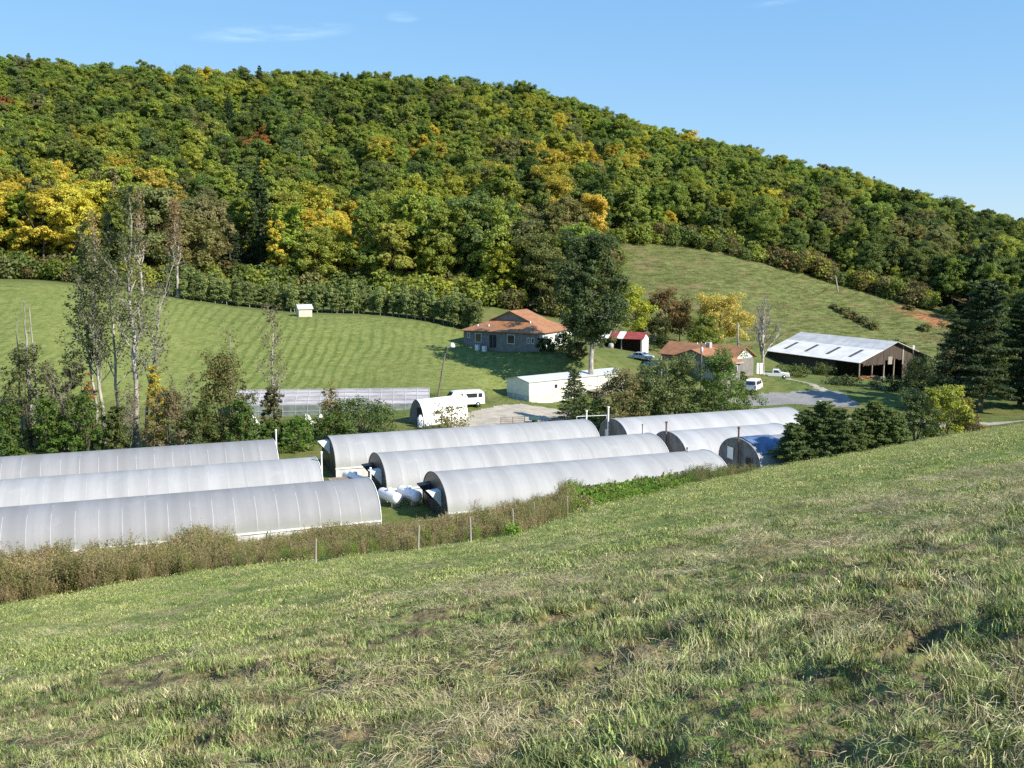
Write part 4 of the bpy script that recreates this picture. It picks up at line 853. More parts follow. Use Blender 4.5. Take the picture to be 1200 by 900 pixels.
def trunk_mb(h, r, seed, branches=6, spread=3., top=.75):
    g = random.Random(seed); b = MB(); x = y = 0; pts = []; rad = []
    for k in range(6):
        f = k/5; pts.append((x, y, -.6+(h*top+.6)*f)); rad.append(r*(1-.7*f)*(1.25 if k == 0 else 1)); x += g.uniform(-.25, .25)*r*4; y += g.uniform(-.25, .25)*r*4
    b.tube(pts, rad, 7, cap=False)
    for k in range(branches):
        f = g.uniform(.4, .95); i = min(4, int(f*5)); p = Vector(pts[i]).lerp(Vector(pts[i+1]), f*5-i); a = g.uniform(0, 6.28); l = spread*g.uniform(.6, 1.1)
        d = Vector((math.cos(a), math.sin(a), g.uniform(.5, 1.1)))
        b.tube([p, p+d*l*.5, p+d*l+Vector((0, 0, .3*l))], [r*.38, r*.25, r*.08], 5, cap=False)
    return b
# broadleaf crown kinds, unit: metres, about 17 m tall, drawn at several scales
CROWN, TRUNK, WHOLE = [], [], []
specs = [(22, 5.0, 6.6, 9.8, 2.3), (28, 4.5, 7.2, 9.8, 1.9), (20, 5.5, 6.0, 10.0, 2.5), (30, 4.1, 7.8, 9.4, 1.7), (26, 4.9, 6.9, 9.6, 2.1), (18, 4.3, 6.4, 10.2, 2.3), (32, 5.3, 7.0, 9.3, 2.0), (26, 3.8, 7.4, 9.5, 1.7)]
def join_mesh(name, a, b):
    va = np.empty(len(a.vertices)*3, np.float32); a.vertices.foreach_get('co', va); vb = np.empty(len(b.vertices)*3, np.float32); b.vertices.foreach_get('co', vb)
    V = np.r_[va, vb].reshape(-1, 3); fa = [list(p.vertices) for p in a.polygons]; o = len(a.vertices); fb = [[i+o for i in p.vertices] for p in b.polygons]
    me = bpy.data.meshes.new(name); me.from_pydata(V.tolist(), [], fa+fb); me.materials.append(M['leaf']); me.materials.append(M['bark'])
    me.polygons.foreach_set('material_index', [0]*len(fa)+[1]*len(fb)); me.update(); return me
fspec = [(5.6, 16.0, 4.2, 13, .3), (5.0, 17.2, 4.4, 15, .4), (6.2, 15.6, 4.2, 14, .2), (4.8, 16.8, 3.6, 14, .45), (5.6, 16.4, 3.8, 16, .3), (5.0, 15.0, 3.6, 11, .3), (6.0, 16.2, 4.0, 17, .2), (4.4, 17.8, 4.0, 14, .45), (5.4, 14.6, 3.2, 10, .25), (4.0, 16.0, 3.0, 12, .5)]
for k, (rx, H_, hb, K, wd) in enumerate(fspec):
    p, nn = crown2_leaves(crown2(100+k, rx, H_, hb, K, 15, wd), 16000, 200+k)
    cm = leaf_mesh('broadleaf_crown', p, nn, .39); tm = trunk_mb(H_*.95, .26, 300+k, 7, rx*.8).mesh('broadleaf_trunk', [M['bark']])
    CROWN.append(cm); TRUNK.append(tm); WHOLE.append(join_mesh('broadleaf_tree', cm, tm))
def conifer_leaves(H, Rb, seed, hb=.12, n=6000, whorl=.75, irr=.3, droop=.25, bare=.25, prof=.85):
    g = np.random.default_rng(seed); P = []; NN = []; tubes = []
    z = H*hb
    while z < H*.985:
        f = (z-H*hb)/(H*(1-hb)); Lr = Rb*(1-f)**prof*g.uniform(1-irr, 1.1)+.15
        nb = g.integers(4, 7); a0 = g.uniform(0, 6.28)
        for j in range(nb):
            a = a0+j*2*PI/nb+g.uniform(-.3, .3); L = Lr*g.uniform(1-irr, 1.1); m = int(10+n/H*.011*L*4)
            s = np.sqrt(g.uniform(bare**2, 1, m)); up = g.uniform(-.1, .35)*(1-f)+.25*f
            base = np.c_[np.cos(a)*s*L, np.sin(a)*s*L, z+up*s*L-droop*(s**2)*L*.6]
            wid = (.10+.22*L*(1.05-s))[:, None]
            off = g.normal(size=(m, 3))*np.array([1, 1, .35])*wid*.8
            P.append(base+off); nv = g.normal(size=(m, 3))*.6; nv[:, 2] += .7; nv[:, 0] += np.cos(a)*.5; nv[:, 1] += np.sin(a)*.5; NN.append(nv)
            tubes.append(((0, 0, z), (math.cos(a)*L*.5, math.sin(a)*L*.5, z+up*.5*L-droop*.15*L), (math.cos(a)*L*.9, math.sin(a)*L*.9, z+up*.9*L-droop*.5*L)))
        z += whorl*g.uniform(.7, 1.3)*(1-.45*f)
    return np.vstack(P), np.vstack(NN), tubes
CON = []
for k, (H, Rb, pr) in enumerate([(17, 3.6, .8), (18, 4.4, .7), (15, 4.0, .6)]):
    p, nn, tb = conifer_leaves(H, Rb, 400+k, .15, 5200, .8, .35, .3, .3, pr); cm = leaf_mesh('conifer_crown', p, nn, .5, asp=.6); b = MB(); b.tube([(0, 0, -.6), (0, 0, H*.5), (0, 0, H*.96)], [.24, .14, .03], 6, cap=False)
    CON.append((cm, b.mesh('conifer_trunk', [M['bark']]))); 
CONW = [join_mesh('conifer_tree', a, b) for a, b in CON]
# ------------------------------------------------------------------ branch-by-branch trees
def grow(seed, H, r0, fb=.3, nb=16, ang=50, blen=.3, lean=(0, 0), crook=.03, nsub=5, ntw=3, sides=8, up=.35, mb=None, rk=1.):
    g = random.Random(seed); mb = mb or MB(); anchors = []
    pts = [Vector((0, 0, -.5))]; x = y = 0; n = 11
    for k in range(1, n+1):
        f = k/n; x += g.uniform(-crook, crook)*H*.35; y += g.uniform(-crook, crook)*H*.35
        pts.append(Vector((x+lean[0]*H*f*f, y+lean[1]*H*f*f, H*f)))
    rad = [r0*(1.3 if k == 0 else (1-.9*k/n)) for k in range(n+1)]
    mb.tube(pts, rad, sides, cap=False)
    def along(f): i = min(n-1, int(f*n)); return pts[i].lerp(pts[i+1], f*n-i)
    for i in range(nb):
        f = fb+(1-fb)*(i+g.random())/nb; f = min(f, .99); p = along(f); az = i*2.4+g.uniform(-.5, .5)
        L = blen*H*(1.12-f)*g.uniform(.65, 1.2)/(1.12-fb)*1.0+.04*H*g.random(); el = math.radians(90-ang+g.uniform(-15, 15))
        d = Vector((math.cos(az)*math.cos(el), math.sin(az)*math.cos(el), math.sin(el))); q = p.copy(); bp = [q.copy()]
        for k in range(5):
            d = (d+Vector((g.uniform(-.25, .25), g.uniform(-.25, .25), up*.35+g.uniform(-.12, .15)))).normalized(); q = q+d*L/5; bp.append(q.copy())
        br = max(.018, r0*(1-.9*f)*.5)*rk; mb.tube(bp, [br*(1-.8*k/5) for k in range(6)], 5, cap=False)
        anchors.append((bp[-1], .3*L))
        for j in range(nsub):
            s = .3+.7*(j+g.random())/nsub; ii = min(4, int(s*5)); p2 = bp[ii].lerp(bp[ii+1], s*5-ii); l2 = L*.42*(1.2-s*.6)*g.uniform(.6, 1.2)
            d2 = (d+Vector((g.gauss(0, .75), g.gauss(0, .75), g.gauss(.15, .5)))).normalized(); e = p2+d2*l2*.5; e2 = e+(d2+Vector((0, 0, up*.5))).normalized()*l2*.5
            r2 = max(.012, br*.4); mb.tube([p2, e, e2], [r2, r2*.7, r2*.3], 3, cap=False); anchors += [(e, .22*l2), (e2, .3*l2)]
            for t in range(ntw):
                d3 = (d2+Vector((g.gauss(0, .8), g.gauss(0, .8), g.gauss(.1, .5)))).normalized(); st = p2.lerp(e2, g.uniform(.3, 1)); en = st+d3*l2*g.uniform(.25, .5)
                mb.tube([st, en], [max(.008, r2*.5), .005], 3, cap=False); anchors.append((en, .25*l2))
    return mb, anchors
def anchor_leaves(anchors, n, seed, jit=1., zmin=None, zmax=None, minj=.15):
    g = np.random.default_rng(seed); A = np.array([tuple(a[0]) for a in anchors]); J = np.array([max(minj, a[1]) for a in anchors])
    if zmin is not None: k = (A[:, 2] >= zmin) & (A[:, 2] <= zmax); A, J = A[k], J[k]
    i = g.integers(0, len(A), n); p = A[i]+g.normal(size=(n, 3))*J[i][:, None]*jit
    nn = g.normal(size=(n, 3))*.8; nn[:, 2] += .4; return p, nn
TINT = dict(dark=(.140, .190, .050), green=(.215, .280, .050), fresh=(.285, .345, .058), ygreen=(.33, .36, .05), yellow=(.54, .46, .05), gold=(.50, .41, .055), orange=(.40, .20, .06), red=(.40, .11, .055), brown=(.185, .155, .06), olive=(.225, .225, .08), pine=(.055, .085, .036), grey=(.17, .165, .10))
def tree(name, label, cat, loc, crown=None, tint='green', trunk=None, tmat='bark', group=None, rz=0, sc=1, cname='crown'):
    g = thing(name, label, cat, loc, rz, group)
    if not hasattr(sc, '__len__'): sc = (sc, sc, sc)
    g.scale = sc
    if trunk is not None:
        (trunk.build('trunk', M[tmat], g) if isinstance(trunk, MB) else link('trunk', trunk, g))
    if crown is not None:
        o = link(cname, crown, g); o['tint'] = [float(v) for v in (TINT[tint] if isinstance(tint, str) else tint)]
    return g
def px_h(base, px_height): return px_height/F*base[1]*1.0
# --- tall thin-leaved sycamores on the creek bank
syc = [(157, 121.5, 232, .36, 'tallest pale trunked sycamore on the creek bank with thin grey green leaves', (.02, 0), 11, 3600, 'olive'),
       (119, 122.5, 268, .26, 'slim sycamore with two bare white limbs rising from its crown', (.0, .0), 12, 2600, 'olive'),
       (112, 124.0, 300, .22, 'slender dark stemmed tree close against the slim sycamore', (-.02, 0), 13, 2400, 'green'),
       (137, 123.5, 262, .22, 'narrow leafy sycamore standing between the slim and the tallest sycamores', (.01, 0), 14, 2400, 'olive'),
       (168, 124.5, 300, .22, 'pale stemmed tree leaning away from the tallest sycamore, long bare limbs on one side', (.16, 0), 15, 700, 'olive')]
for (px, D, topy, r, lab, lean, seed, nl, tn) in syc:
    b0 = at(px, D); Hh = W3(px, topy, D)[2]-b0[2]
    mb, an = grow(seed, Hh, r, .26, 24, 40, .23, lean, .03, 7, 5, 8, .5)
    p, nn = anchor_leaves(an, nl, seed, .8, minj=.22)
    tree('sycamore_tree', lab, 'tree', b0, leaf_mesh('sycamore_crown', p, nn, .30), (.15, .17, .06) if tn == 'olive' else (.11, .15, .05), mb, 'pale_bark', 'tall sycamores on the creek bank')
for (px, D, topy, r, lab, seed, bl, nl) in [(214, 205, 238, .32, 'tall bare white limbed tree with sparse tan leaves before the spruce', 21, .26, 1500), (172, 205, 225, .30, 'bare grey trunked tree with narrow top standing before the golden woods', 22, .14, 700), (120, 208, 250, .26, 'bare branched tree with forked white limbs at the foot of the woods', 23, .2, 500), (893, 184, 350, .30, 'leafless white tree beside the barn roof', 24, .40, 0)]:
    b0 = at(px, D); Hh = W3(px, topy, D)[2]-b0[2]; mb, an = grow(seed, Hh, r, .22, 26, 34, bl, (0, 0), .015, 7, 4, 8, .6, rk=1.7)
    cr = None
    if nl: p, nn = anchor_leaves(an, nl, seed, 1.2, minj=.4); cr = leaf_mesh('sparse_crown', p, nn, .42)
    tree('bare_tree', lab, 'tree', b0, cr, (.30, .21, .10), mb, 'pale_bark', 'bare trees')
# snags
for (px, D, topy, r, lab, seed) in [(38, 121, 350, .36, 'dead grey snag with two close stems above the creek brush', 31), (24, 122, 366, .2, 'thin dead stem next to the double grey snag', 32), (268, 122, 383, .25, 'broken pale snag rising out of the brown green tree', 33)]:
    b0 = at(px, D); Hh = W3(px, topy, D)[2]-b0[2]; mb, an = grow(seed, Hh, r, .45, 6, 30, .12, (0.01, 0), .02, 2, 1, 7, .6)
    if seed == 31: mb.tube([(.4, 0, -.3), (.5, 0, Hh*.5), (.28, 0, Hh*.96)], [.2, .14, .05], 7, cap=False)
    if seed == 33: p, nn = anchor_leaves(an, 220, 33, 1.5, minj=.5); cr = leaf_mesh('sparse_crown', p, nn, .25)
    else: cr = None
    tree('dead_tree', lab, 'dead tree', b0, cr, 'brown', mb, 'grey_bark', 'dead snags along the creek')
def shrub(name, label, cat, base, Hh, Rr, tint, seed, n=4500, size=.3, nl=12, group=None, low=-.95, stems=5, hole=1., cname='foliage', lr=.38, tmat='bark'):
    p, nn = crown2_leaves(crown2(seed, Rr*1.08, Hh*1.05, -.06*Hh, max(9, int(nl*.7)), 12, .36), int(n*1.35), seed+1); p[:, 2] = np.maximum(p[:, 2], .02)
    g = random.Random(seed); b = MB()
    for k in range(stems):
        a = g.uniform(0, 6.28); d = g.uniform(.1, .7)*Rr; b.tube([(math.cos(a)*.12, math.sin(a)*.12, -.3), (math.cos(a)*d*.5, math.sin(a)*d*.5, Hh*.45), (math.cos(a)*d, math.sin(a)*d, Hh*.85)], [.05+.006*Hh, .04, .015], 5, cap=False)
    return tree(name, label, cat, base, leaf_mesh(name+'_leaves', p, nn, size), tint, b, tmat, group, cname=cname)
def sh(px, D, topy, wpx, **kw):
    b0 = at(px, D); return dict(base=b0, Hh=max(.8, W3(px, topy, D)[2]-b0[2]), Rr=wpx/2/F*D, **kw)
# --- creek-bank trees and bushes
CB = 'trees and bushes along the creek'
shrub('creek_tree', 'brownish green tree wrapped round the broken pale snag', 'tree', seed=41, tint=(.17, .165, .05), n=6500, size=.28, nl=34, hole=1.05, lr=.42, **sh(262, 121.5, 412, 92), group=CB)
shrub('creek_tree', 'scrubby grey green tree round the foot of the double snag', 'tree', seed=42, tint=(.13, .14, .055), n=5200, size=.28, nl=30, hole=1.0, lr=.42, **sh(32, 120.5, 404, 86), group=CB)
shrub('creek_tree', 'dark rounded scrub tree between the snags and the sycamores', 'tree', seed=43, tint=(.085, .10, .045), n=3200, size=.28, nl=20, hole=1., lr=.45, **sh(89, 121, 411, 52), group=CB)
shrub('yellow_vine', 'bright orange yellow vine mass hanging on the leaning tree', 'vine', seed=44, tint='gold', n=2200, size=.28, nl=30, lr=.55, **sh(181, 123.2, 428, 30), group=CB)
shrub('orange_sapling', 'small orange leaved sapling beside the slim sycamore', 'tree', seed=45, tint='orange', n=800, size=.25, nl=18, lr=.55, **sh(104, 121.5, 436, 16), group=CB)
b0 = at(320, 121); Hh = W3(320, 362, 121)[2]-b0[2]; mb, an = grow(46, Hh, .2, .3, 18, 45, .2, (0, 0), .02, 6, 4, 8, .3); p, nn = anchor_leaves(an, 900, 46, 1.2, minj=.3)
tree('thin_tree', 'thin pale stemmed tree with sparse twigs and ivy round its base', 'tree', b0, leaf_mesh('sparse_crown', p, nn, .24), (.17, .14, .075), mb, 'pale_bark', CB)
shrub('ivy_bush', 'brown green vine thicket at the foot of the thin pale tree', 'bush', seed=47, tint=(.14, .135, .05), n=2800, size=.26, nl=22, lr=.5, **sh(318, 120.6, 452, 34), group=CB)
shrub('creek_bush', 'large rounded dark green bush behind the black end wall', 'bush', seed=48, tint=(.115, .17, .05), n=5200, size=.26, nl=26, **sh(423, 128, 470, 92), group=CB)
shrub('creek_bush', 'small sparse tan leaved tree before the panel greenhouse', 'tree', seed=49, tint=(.30, .25, .08), n=1500, size=.22, nl=20, hole=1., lr=.45, **sh(388, 127, 447, 34), group=CB)
shrub('creek_bush', 'bright green bush at the end of the upper plastic greenhouse', 'bush', seed=50, tint=(.12, .21, .03), n=2600, size=.26, nl=16, **sh(345, 119.5, 488, 50), group=CB)
shrub('creek_bush', 'bushy green willow beyond the grassy gap', 'bush', seed=51, tint=(.10, .16, .03), n=2200, size=.26, nl=14, **sh(384, 124, 486, 56), group=CB)
for (px, D, topy, seed, lab) in [(72, 119.5, 432, 71, 'bare twiggy shrub between the double snag and the dark scrub tree'), (146, 119, 446, 72, 'bare twiggy shrub at the foot of the tallest sycamore'), (212, 119.5, 440, 73, 'bare brown twiggy shrub between the vine mass and the brown green tree')]:
    b0 = at(px, D); Hh = W3(px, topy, D)[2]-b0[2]; mb = MB(); an = []
    for q_ in range(4):
        m2, a2 = grow(seed*10+q_, Hh*rnd.uniform(.75, 1.05), .09, .2, 12, 40, .34, (rnd.uniform(-.25, .25), rnd.uniform(-.1, .1)), .04, 5, 3, 5, .4); o_n = len(mb.v)
        dx = rnd.uniform(-.6, .6); mb.v += [(v[0]+dx, v[1], v[2]) for v in m2.v]; mb.f += [[i+o_n for i in f] for f in m2.f]; mb.m += m2.m; mb.sm += m2.sm; an += [(a[0]+Vector((dx, 0, 0)), a[1]) for a in a2]
    p, nn = anchor_leaves(an, 900, seed, .9, minj=.2)
    tree('twiggy_shrub', lab, 'bush', b0, leaf_mesh('twiggy_leaves', p, nn, .2), (.19, .16, .08), mb, 'grey_bark', CB)
for k, (px, D, ty, w_, tn, lab) in enumerate([(8, 116.5, 478, 44, (.10, .17, .03), 'low green bush by the picture edge below the grey scrub tree'), (52, 117, 466, 54, (.11, .19, .03), 'bright green creek bush below the double snag'), (97, 117, 462, 52, (.105, .18, .03), 'green creek bush below the orange sapling'), (134, 117.5, 476, 34, (.12, .15, .04), 'small olive bush at the tallest sycamore foot'), (194, 117.5, 458, 60, (.20, .165, .085), 'brown twiggy bush in front of the bright vine mass'), (232, 117.8, 474, 52, (.125, .16, .045), 'olive bush below the brown green tree'), (283, 118, 468, 46, (.11, .18, .035), 'green bush just above the upper greenhouse roof'), (316, 118.5, 494, 36, (.105, .17, .03), 'low leafy bush beneath the vine thicket')]):
    shrub('creek_bush', lab, 'bush', seed=520+k, tint=tn, n=3600, size=.25, nl=22, **sh(px, D, ty, w_), group=CB)
shrub('flowering_shrub', 'yellowing open shrub in front of the white tunnel shed', 'bush', seed=53, tint=(.22, .20, .06), n=900, size=.26, nl=22, hole=1.0, **sh(528, 130, 474, 56))
# --- shrubs and young trees round the trailer and workshop
YT = 'leafy trees behind the greenhouses'
def young_conifer(name, label, px, D, topy, wpx, tint, seed, n=5000, hb=.04, size=.26, prof=.75, group=None, whorl=.38, irr=.25, bare=.15):
    b0 = at(px, D); Hh = W3(px, topy, D)[2]-b0[2]; Rb = wpx/2/F*D
    p, nn, tb = conifer_leaves(Hh, Rb, seed, hb, n, whorl, irr, .15, bare, prof); b = MB(); b.tube([(0, 0, -.4), (0, 0, Hh*.5), (0, 0, Hh*.97)], [.05+.012*Hh, .03+.006*Hh, .015], 7, cap=False)
    for t in tb: b.tube(t, [.02+.002*Hh, .02, .008], 3, cap=False)
    return tree(name, label, 'tree', b0, leaf_mesh(name+'_needles', p, nn, size, asp=.55), tint, b, 'bark', group)
young_conifer('pine_tree', 'young pointed pine in front of the trailer home', 673, 139, 431, 54, (.12, .155, .065), 61, 5200)
shrub('leafy_tree', 'reddish brown flecked young tree at the trailer porch', 'tree', seed=62, tint=(.235, .22, .095), n=9000, size=.25, nl=30, lr=.4, **sh(731, 137, 432, 74), group=YT)
shrub('leafy_tree', 'grey green young tree between the porch tree and the workshop', 'tree', seed=63, tint=(.18, .225, .085), n=8000, size=.25, nl=28, **sh(764, 138, 426, 62), group=YT)
shrub('leafy_tree', 'olive leafy tree with a red tip before the grey gable', 'tree', seed=64, tint=(.185, .225, .072), n=9000, size=.25, nl=28, **sh(797, 139, 412, 74), group=YT)
shrub('leafy_tree', 'dense bright green tree covering the workshop corner', 'tree', seed=65, tint=(.145, .22, .055), n=12000, size=.25, nl=30, **sh(843, 137, 408, 84), group=YT)
shrub('leafy_bush', 'low green bush below the young pointed pine', 'bush', seed=66, tint=(.11, .17, .04), n=2000, size=.24, nl=12, **sh(705, 136, 470, 44))
shrub('leafy_bush', 'low bush at the parking area corner beside the dense green tree', 'bush', seed=67, tint=(.10, .15, .04), n=1200, size=.24, nl=10, **sh(866, 168, 436, 26))
for k, (px, D, ty, w_, lab) in enumerate([(640, 175, 397, 24, 'clipped dark bush at the white side of the hipped roof house'), (662, 174, 391, 34, 'green bush along the white side of the hipped roof house'), (676, 171, 401, 26, 'tan green bush at the foot of the great dark tree')]):
    b0 = at(px, D); shrub('house_bush', lab, 'bush', seed=70+k, tint=[(.07, .12, .03), (.09, .14, .035), (.14, .14, .05), (.10, .13, .035)][k], n=1600, size=.3, nl=10, **sh(px, D, ty, w_), group='bushes beside the house')
# great dark tree by the house
b0 = at(692, 165); Hh = W3(690, 262, 165)[2]-b0[2]; mb, an = grow(81, Hh*.9, .5, .26, 17, 58, .34, (-.02, 0), .03, 6, 3, 9, .2)
p1, n1 = crown2_leaves(crown2(82, 8.0, Hh*.98, Hh*.25, 34, 16, .5, .74, 1), 32000, 83); p2, n2 = anchor_leaves(an, 2000, 84, .8, Hh*.42, 99, minj=.4)
tree('shade_tree', 'great dark green tree with pale trunk beside the hipped roof house', 'tree', b0, leaf_mesh('shade_crown', np.r_[p1, p2], np.r_[n1, n2], .40), (.098, .138, .050), mb, 'pale_bark')
def round_tree(name, label, px, D, topy, wpx, tint, seed, n=5200, size=.40, group=None, nl=22, low=-.8, lr=.42, cb=.18):
    b0 = at(px, D); Hh = W3(px, topy, D)[2]-b0[2]; Rr = wpx/2/F*D; p, nn = crown2_leaves(crown2(seed, Rr*1.05, Hh, Hh*cb, max(8, nl//2), 14, .5), int(n*1.3), seed+1)
    return tree(name, label, 'tree', b0, leaf_mesh(name+'_crown', p, nn, size), tint, trunk_mb(Hh*.9, .03+.013*Hh, seed, 7, Rr*.7), 'bark', group)
FT = 'autumn trees at the foot of the pasture'
round_tree('autumn_tree', 'round golden tan topped tree behind the workshop chimney', 840, 214, 341, 78, (.56, .47, .12), 91, 9500, .38, FT, 26, lr=.36)
round_tree('autumn_tree', 'green underlayer tree beneath the golden tan topped tree', 826, 209, 368, 50, (.19, .25, .05), 92, 3600, .36, FT)
round_tree('autumn_tree', 'russet brown tree between the striped shed and the golden topped tree', 778, 218, 338, 62, (.20, .135, .05), 93, 4800, .4, FT)
round_tree('autumn_tree', 'olive brown tree behind the russet tree near the workshop roof', 795, 224, 352, 46, (.16, .13, .045), 94, 3600, .4, FT)
round_tree('autumn_tree', 'small bright yellow green tree behind the striped shed', 741, 208, 334, 52, (.38, .42, .04), 95, 4600, .38, FT)
round_tree('autumn_tree', 'dim olive tree close behind the great dark tree', 718, 222, 330, 40, (.10, .105, .035), 96, 3200, .4, FT)
round_tree('autumn_tree', 'dark green tree beside the striped shed wall', 766, 207, 372, 40, (.07, .085, .025), 97, 2600, .36, FT, low=-.95)
# --- the big dark white pines
b_ = 'big dark pines by the valley road'
def big_pine(label, px, D, topy, Rb, seed, tint=(.072, .105, .045), hb=.07, n=42000, prof=.5):
    b0 = at(px, D); Hh = W3(px, topy, D)[2]-b0[2]; p, nn, tb = conifer_leaves(Hh, Rb*1.15, seed, hb, n, 1.15, .62, .02, .1, prof*.75); b = MB(); b.tube([(0, 0, -.5), (.1, 0, Hh*.5), (0, .1, Hh*.97)], [.42, .26, .04], 8, cap=False)
    for t in tb: b.tube(t, [.07, .05, .02], 4, cap=False)
    return tree('white_pine', label, 'tree', b0, leaf_mesh('white_pine_needles', p, nn, .46, asp=.55), tint, b, 'bark', b_)
big_pine('tallest dark pine, reaching over the red earth bank', 1150, 152, 328, 6.8, 101, hb=.15)
big_pine('dark pine at the picture edge beyond the tallest pine', 1196, 158, 346, 6.2, 102)
big_pine('lower dark pine leaning toward the barn side', 1122, 160, 372, 5.0, 103, hb=.18); big_pine('dark pine between the barn end and the tallest pine', 1138, 174, 360, 6., 108)
big_pine('dark pine just outside the lawn strip', 1238, 154, 326, 6.2, 104); big_pine('dark pine far along the lawn', 1290, 160, 322, 6.5, 105); big_pine('last dark pine along the lawn', 1345, 166, 330, 6.5, 106)
big_pine('dark pine behind the lawn row', 1310, 188, 330, 6.5, 107)
for k, (px, D, ty) in enumerate([(1160, 190, 345), (1205, 200, 328), (1120, 205, 372), (1185, 176, 380)]):
    round_tree('roadside_tree', ['dim broadleaf tree behind the tallest pine', 'green broadleaf tree at the picture edge behind the pines', 'pale green tree between barn and pines', 'low green tree under the pine at the picture edge'][k], px, D, ty, 62, [(.10, .15, .04), (.11, .16, .04), (.13, .17, .05), (.12, .16, .04)][k], 110+k, 4600, .42, 'broadleaf trees behind the pines')
b0 = at(1109, 160); Hh = W3(1109, 412, 160)[2]-b0[2]; mb, an = grow(120, Hh, .2, .2, 16, 55, .38, (0, 0), .03, 6, 4, 7, .3); p, nn = anchor_leaves(an, 2400, 120, 1.2, minj=.35)
tree('scrub_tree', 'grey twiggy half bare tree below the tallest pine', 'tree', b0, leaf_mesh('scrub_crown', p, nn, .28), (.13, .145, .075), mb, 'grey_bark')
# --- spruces and bushes at the crest of the field
def sprucey(label, px, D, topy, wpx, seed, tint, n=6000):
    b0 = at(px, D); Hh = W3(px, topy, D)[2]-b0[2]; Rb = wpx/2/F*D; P = []; NNs = []; b = MB()
    g = random.Random(seed)
    for k in range(5):
        ox, oy, sc_ = [(0, 0, 1), (-.45*Rb, .3, .82), (.45*Rb, -.2, .86), (-.85*Rb, -.3, .6), (.85*Rb, .2, .66)][k]; p, nn, tb = conifer_leaves(Hh*sc_, Rb*.62, seed+k, .02, n*2, .34, .45, .02, .1, .38)
        P.append(p+np.array([ox, oy, 0])); NNs.append(nn); b.tube([(ox, oy, -.4), (ox, oy, Hh*sc_*.5), (ox, oy, Hh*sc_*.96)], [.13, .08, .02], 6, cap=False)
    return tree('spruce_bush', label, 'evergreen bush', b0, leaf_mesh('spruce_needles', np.vstack(P), np.vstack(NNs), .22, asp=.5), tint, b, 'bark', 'evergreen bushes at the crest of the field')
sprucey('dark layered spruce bush hiding the greenhouse ends', 966, 100.5, 470, 84, 131, (.125, .175, .058))
sprucey('lighter green evergreen bush joined to the dark layered spruce', 1026, 104.5, 470, 72, 132, (.15, .21, .065))
BC = 'bushes at the end of the field'
shrub('crest_bush', 'dark leafy bush between the evergreens and the yellow shrub', 'bush', seed=133, tint=(.095, .135, .045), n=5200, size=.23, nl=24, **sh(1076, 122, 458, 58), group=BC)
shrub('crest_bush', 'bright yellow green shrub at the field crest', 'bush', seed=134, tint=(.34, .38, .055), n=4600, size=.24, nl=22, **sh(1110, 122, 450, 58), group=BC)
shrub('crest_bush', 'low golden shrub beside the bright yellow green shrub', 'bush', seed=135, tint=(.28, .25, .05), n=2400, size=.22, nl=16, **sh(1133, 123, 466, 42), group=BC)
shrub('crest_bush', 'low grey twiggy bush at the road edge', 'bush', seed=136, tint=(.16, .14, .08), n=900, size=.2, nl=10, **sh(1140, 122, 486, 34), group=BC)
shrub('crest_bush', 'dark green thicket below the barn end', 'bush', seed=137, tint=(.075, .105, .035), n=3600, size=.3, nl=18, **sh(1078, 172, 420, 60), group=BC)
for k, (px, D, ty, w_, lab) in enumerate([(1040, 176, 446, 60, 'dark brush along the track below the barn'), (985, 182, 446, 50, 'low dark brush before the barn wall'), (930, 197, 430, 40, 'green brush by the pickup truck'), (960, 204, 430, 44, 'rank green weeds along the dark barn wall')]):
    shrub('barn_brush', lab, 'bush', seed=140+k, tint=[(.06, .085, .03), (.065, .09, .03), (.13, .17, .045), (.10, .13, .035)][k], n=1300, size=.3, nl=12, **sh(px, D, min(ty, 500), w_), group='brush round the barn')
# --- scattered bushes on the pasture, and trees on its upper edge
pb = [(972, 270, 15, 'low bush at the upper end of the pasture gully'), (983, 267, 17, 'second low bush down the pasture gully'), (995, 263, 19, 'third low bush down the pasture gully'), (1007, 260, 20, 'fourth low bush down the pasture gully'), (1019, 257, 18, 'lowest bush of the pasture gully, above the barn ridge'), (1060, 286, 14, 'dark bush beside the red earth bank'), (1080, 262, 18, 'bush between the red earth and the barn'), (1048, 243, 18, 'brush behind the barn ridge end')]
for k, (px, D, w_, lab) in enumerate(pb):
    b0 = at(px, D); Rr = w_/2/F*D; shrub('pasture_bush', lab, 'bush', b0, Rr*rnd.uniform(.5, .9), Rr*rnd.uniform(.8, 1.3), [(.17, .18, .065), (.19, .20, .075), (.19, .175, .07)][k % 3], 150+k, 900, .4, 8, 'bushes scattered on the pasture')
# ------------------------------------------------------------------ hedge of young trees behind the mown hillside
YH = []
for k in range(3):
    c, r = lobes(18, .82, 3.1, 3.4, .6, 600+k, -.95); p, nn = lobe_leaves(c, r, 1700, 610+k); YH.append((leaf_mesh('young_crown', p, nn, .32), trunk_mb(5.4, .09, 620+k, 4, .9).mesh('young_trunk', [M['palepole']])))
hg = random.Random(5); cnt = 0
for row in range(3):
    for px in np.arange(206, 566, 8.0):
        pxj = px+hg.uniform(-3, 3); D = 205+row*2.6+hg.uniform(-.8, .8)-max(0, (pxj-430))*.075; b0 = at(pxj, D); k = hg.randrange(3); s = hg.uniform(.8, 1.12)*(1.0 if pxj < 470 else 1.08)
        g = thing('young_tree', 'slim young tree in the dense planted belt behind the mown hillside', 'young tree', b0, hg.uniform(0, 6.28), 'planted belt of young trees'); g.scale = (s, s, s*hg.uniform(.72, 1.02))
        link('trunk', YH[k][1], g); o = link('crown', YH[k][0], g); j = hg.uniform(.8, 1.2); o['tint'] = [.23*j, .285*j, .095*j]
        cnt += 1
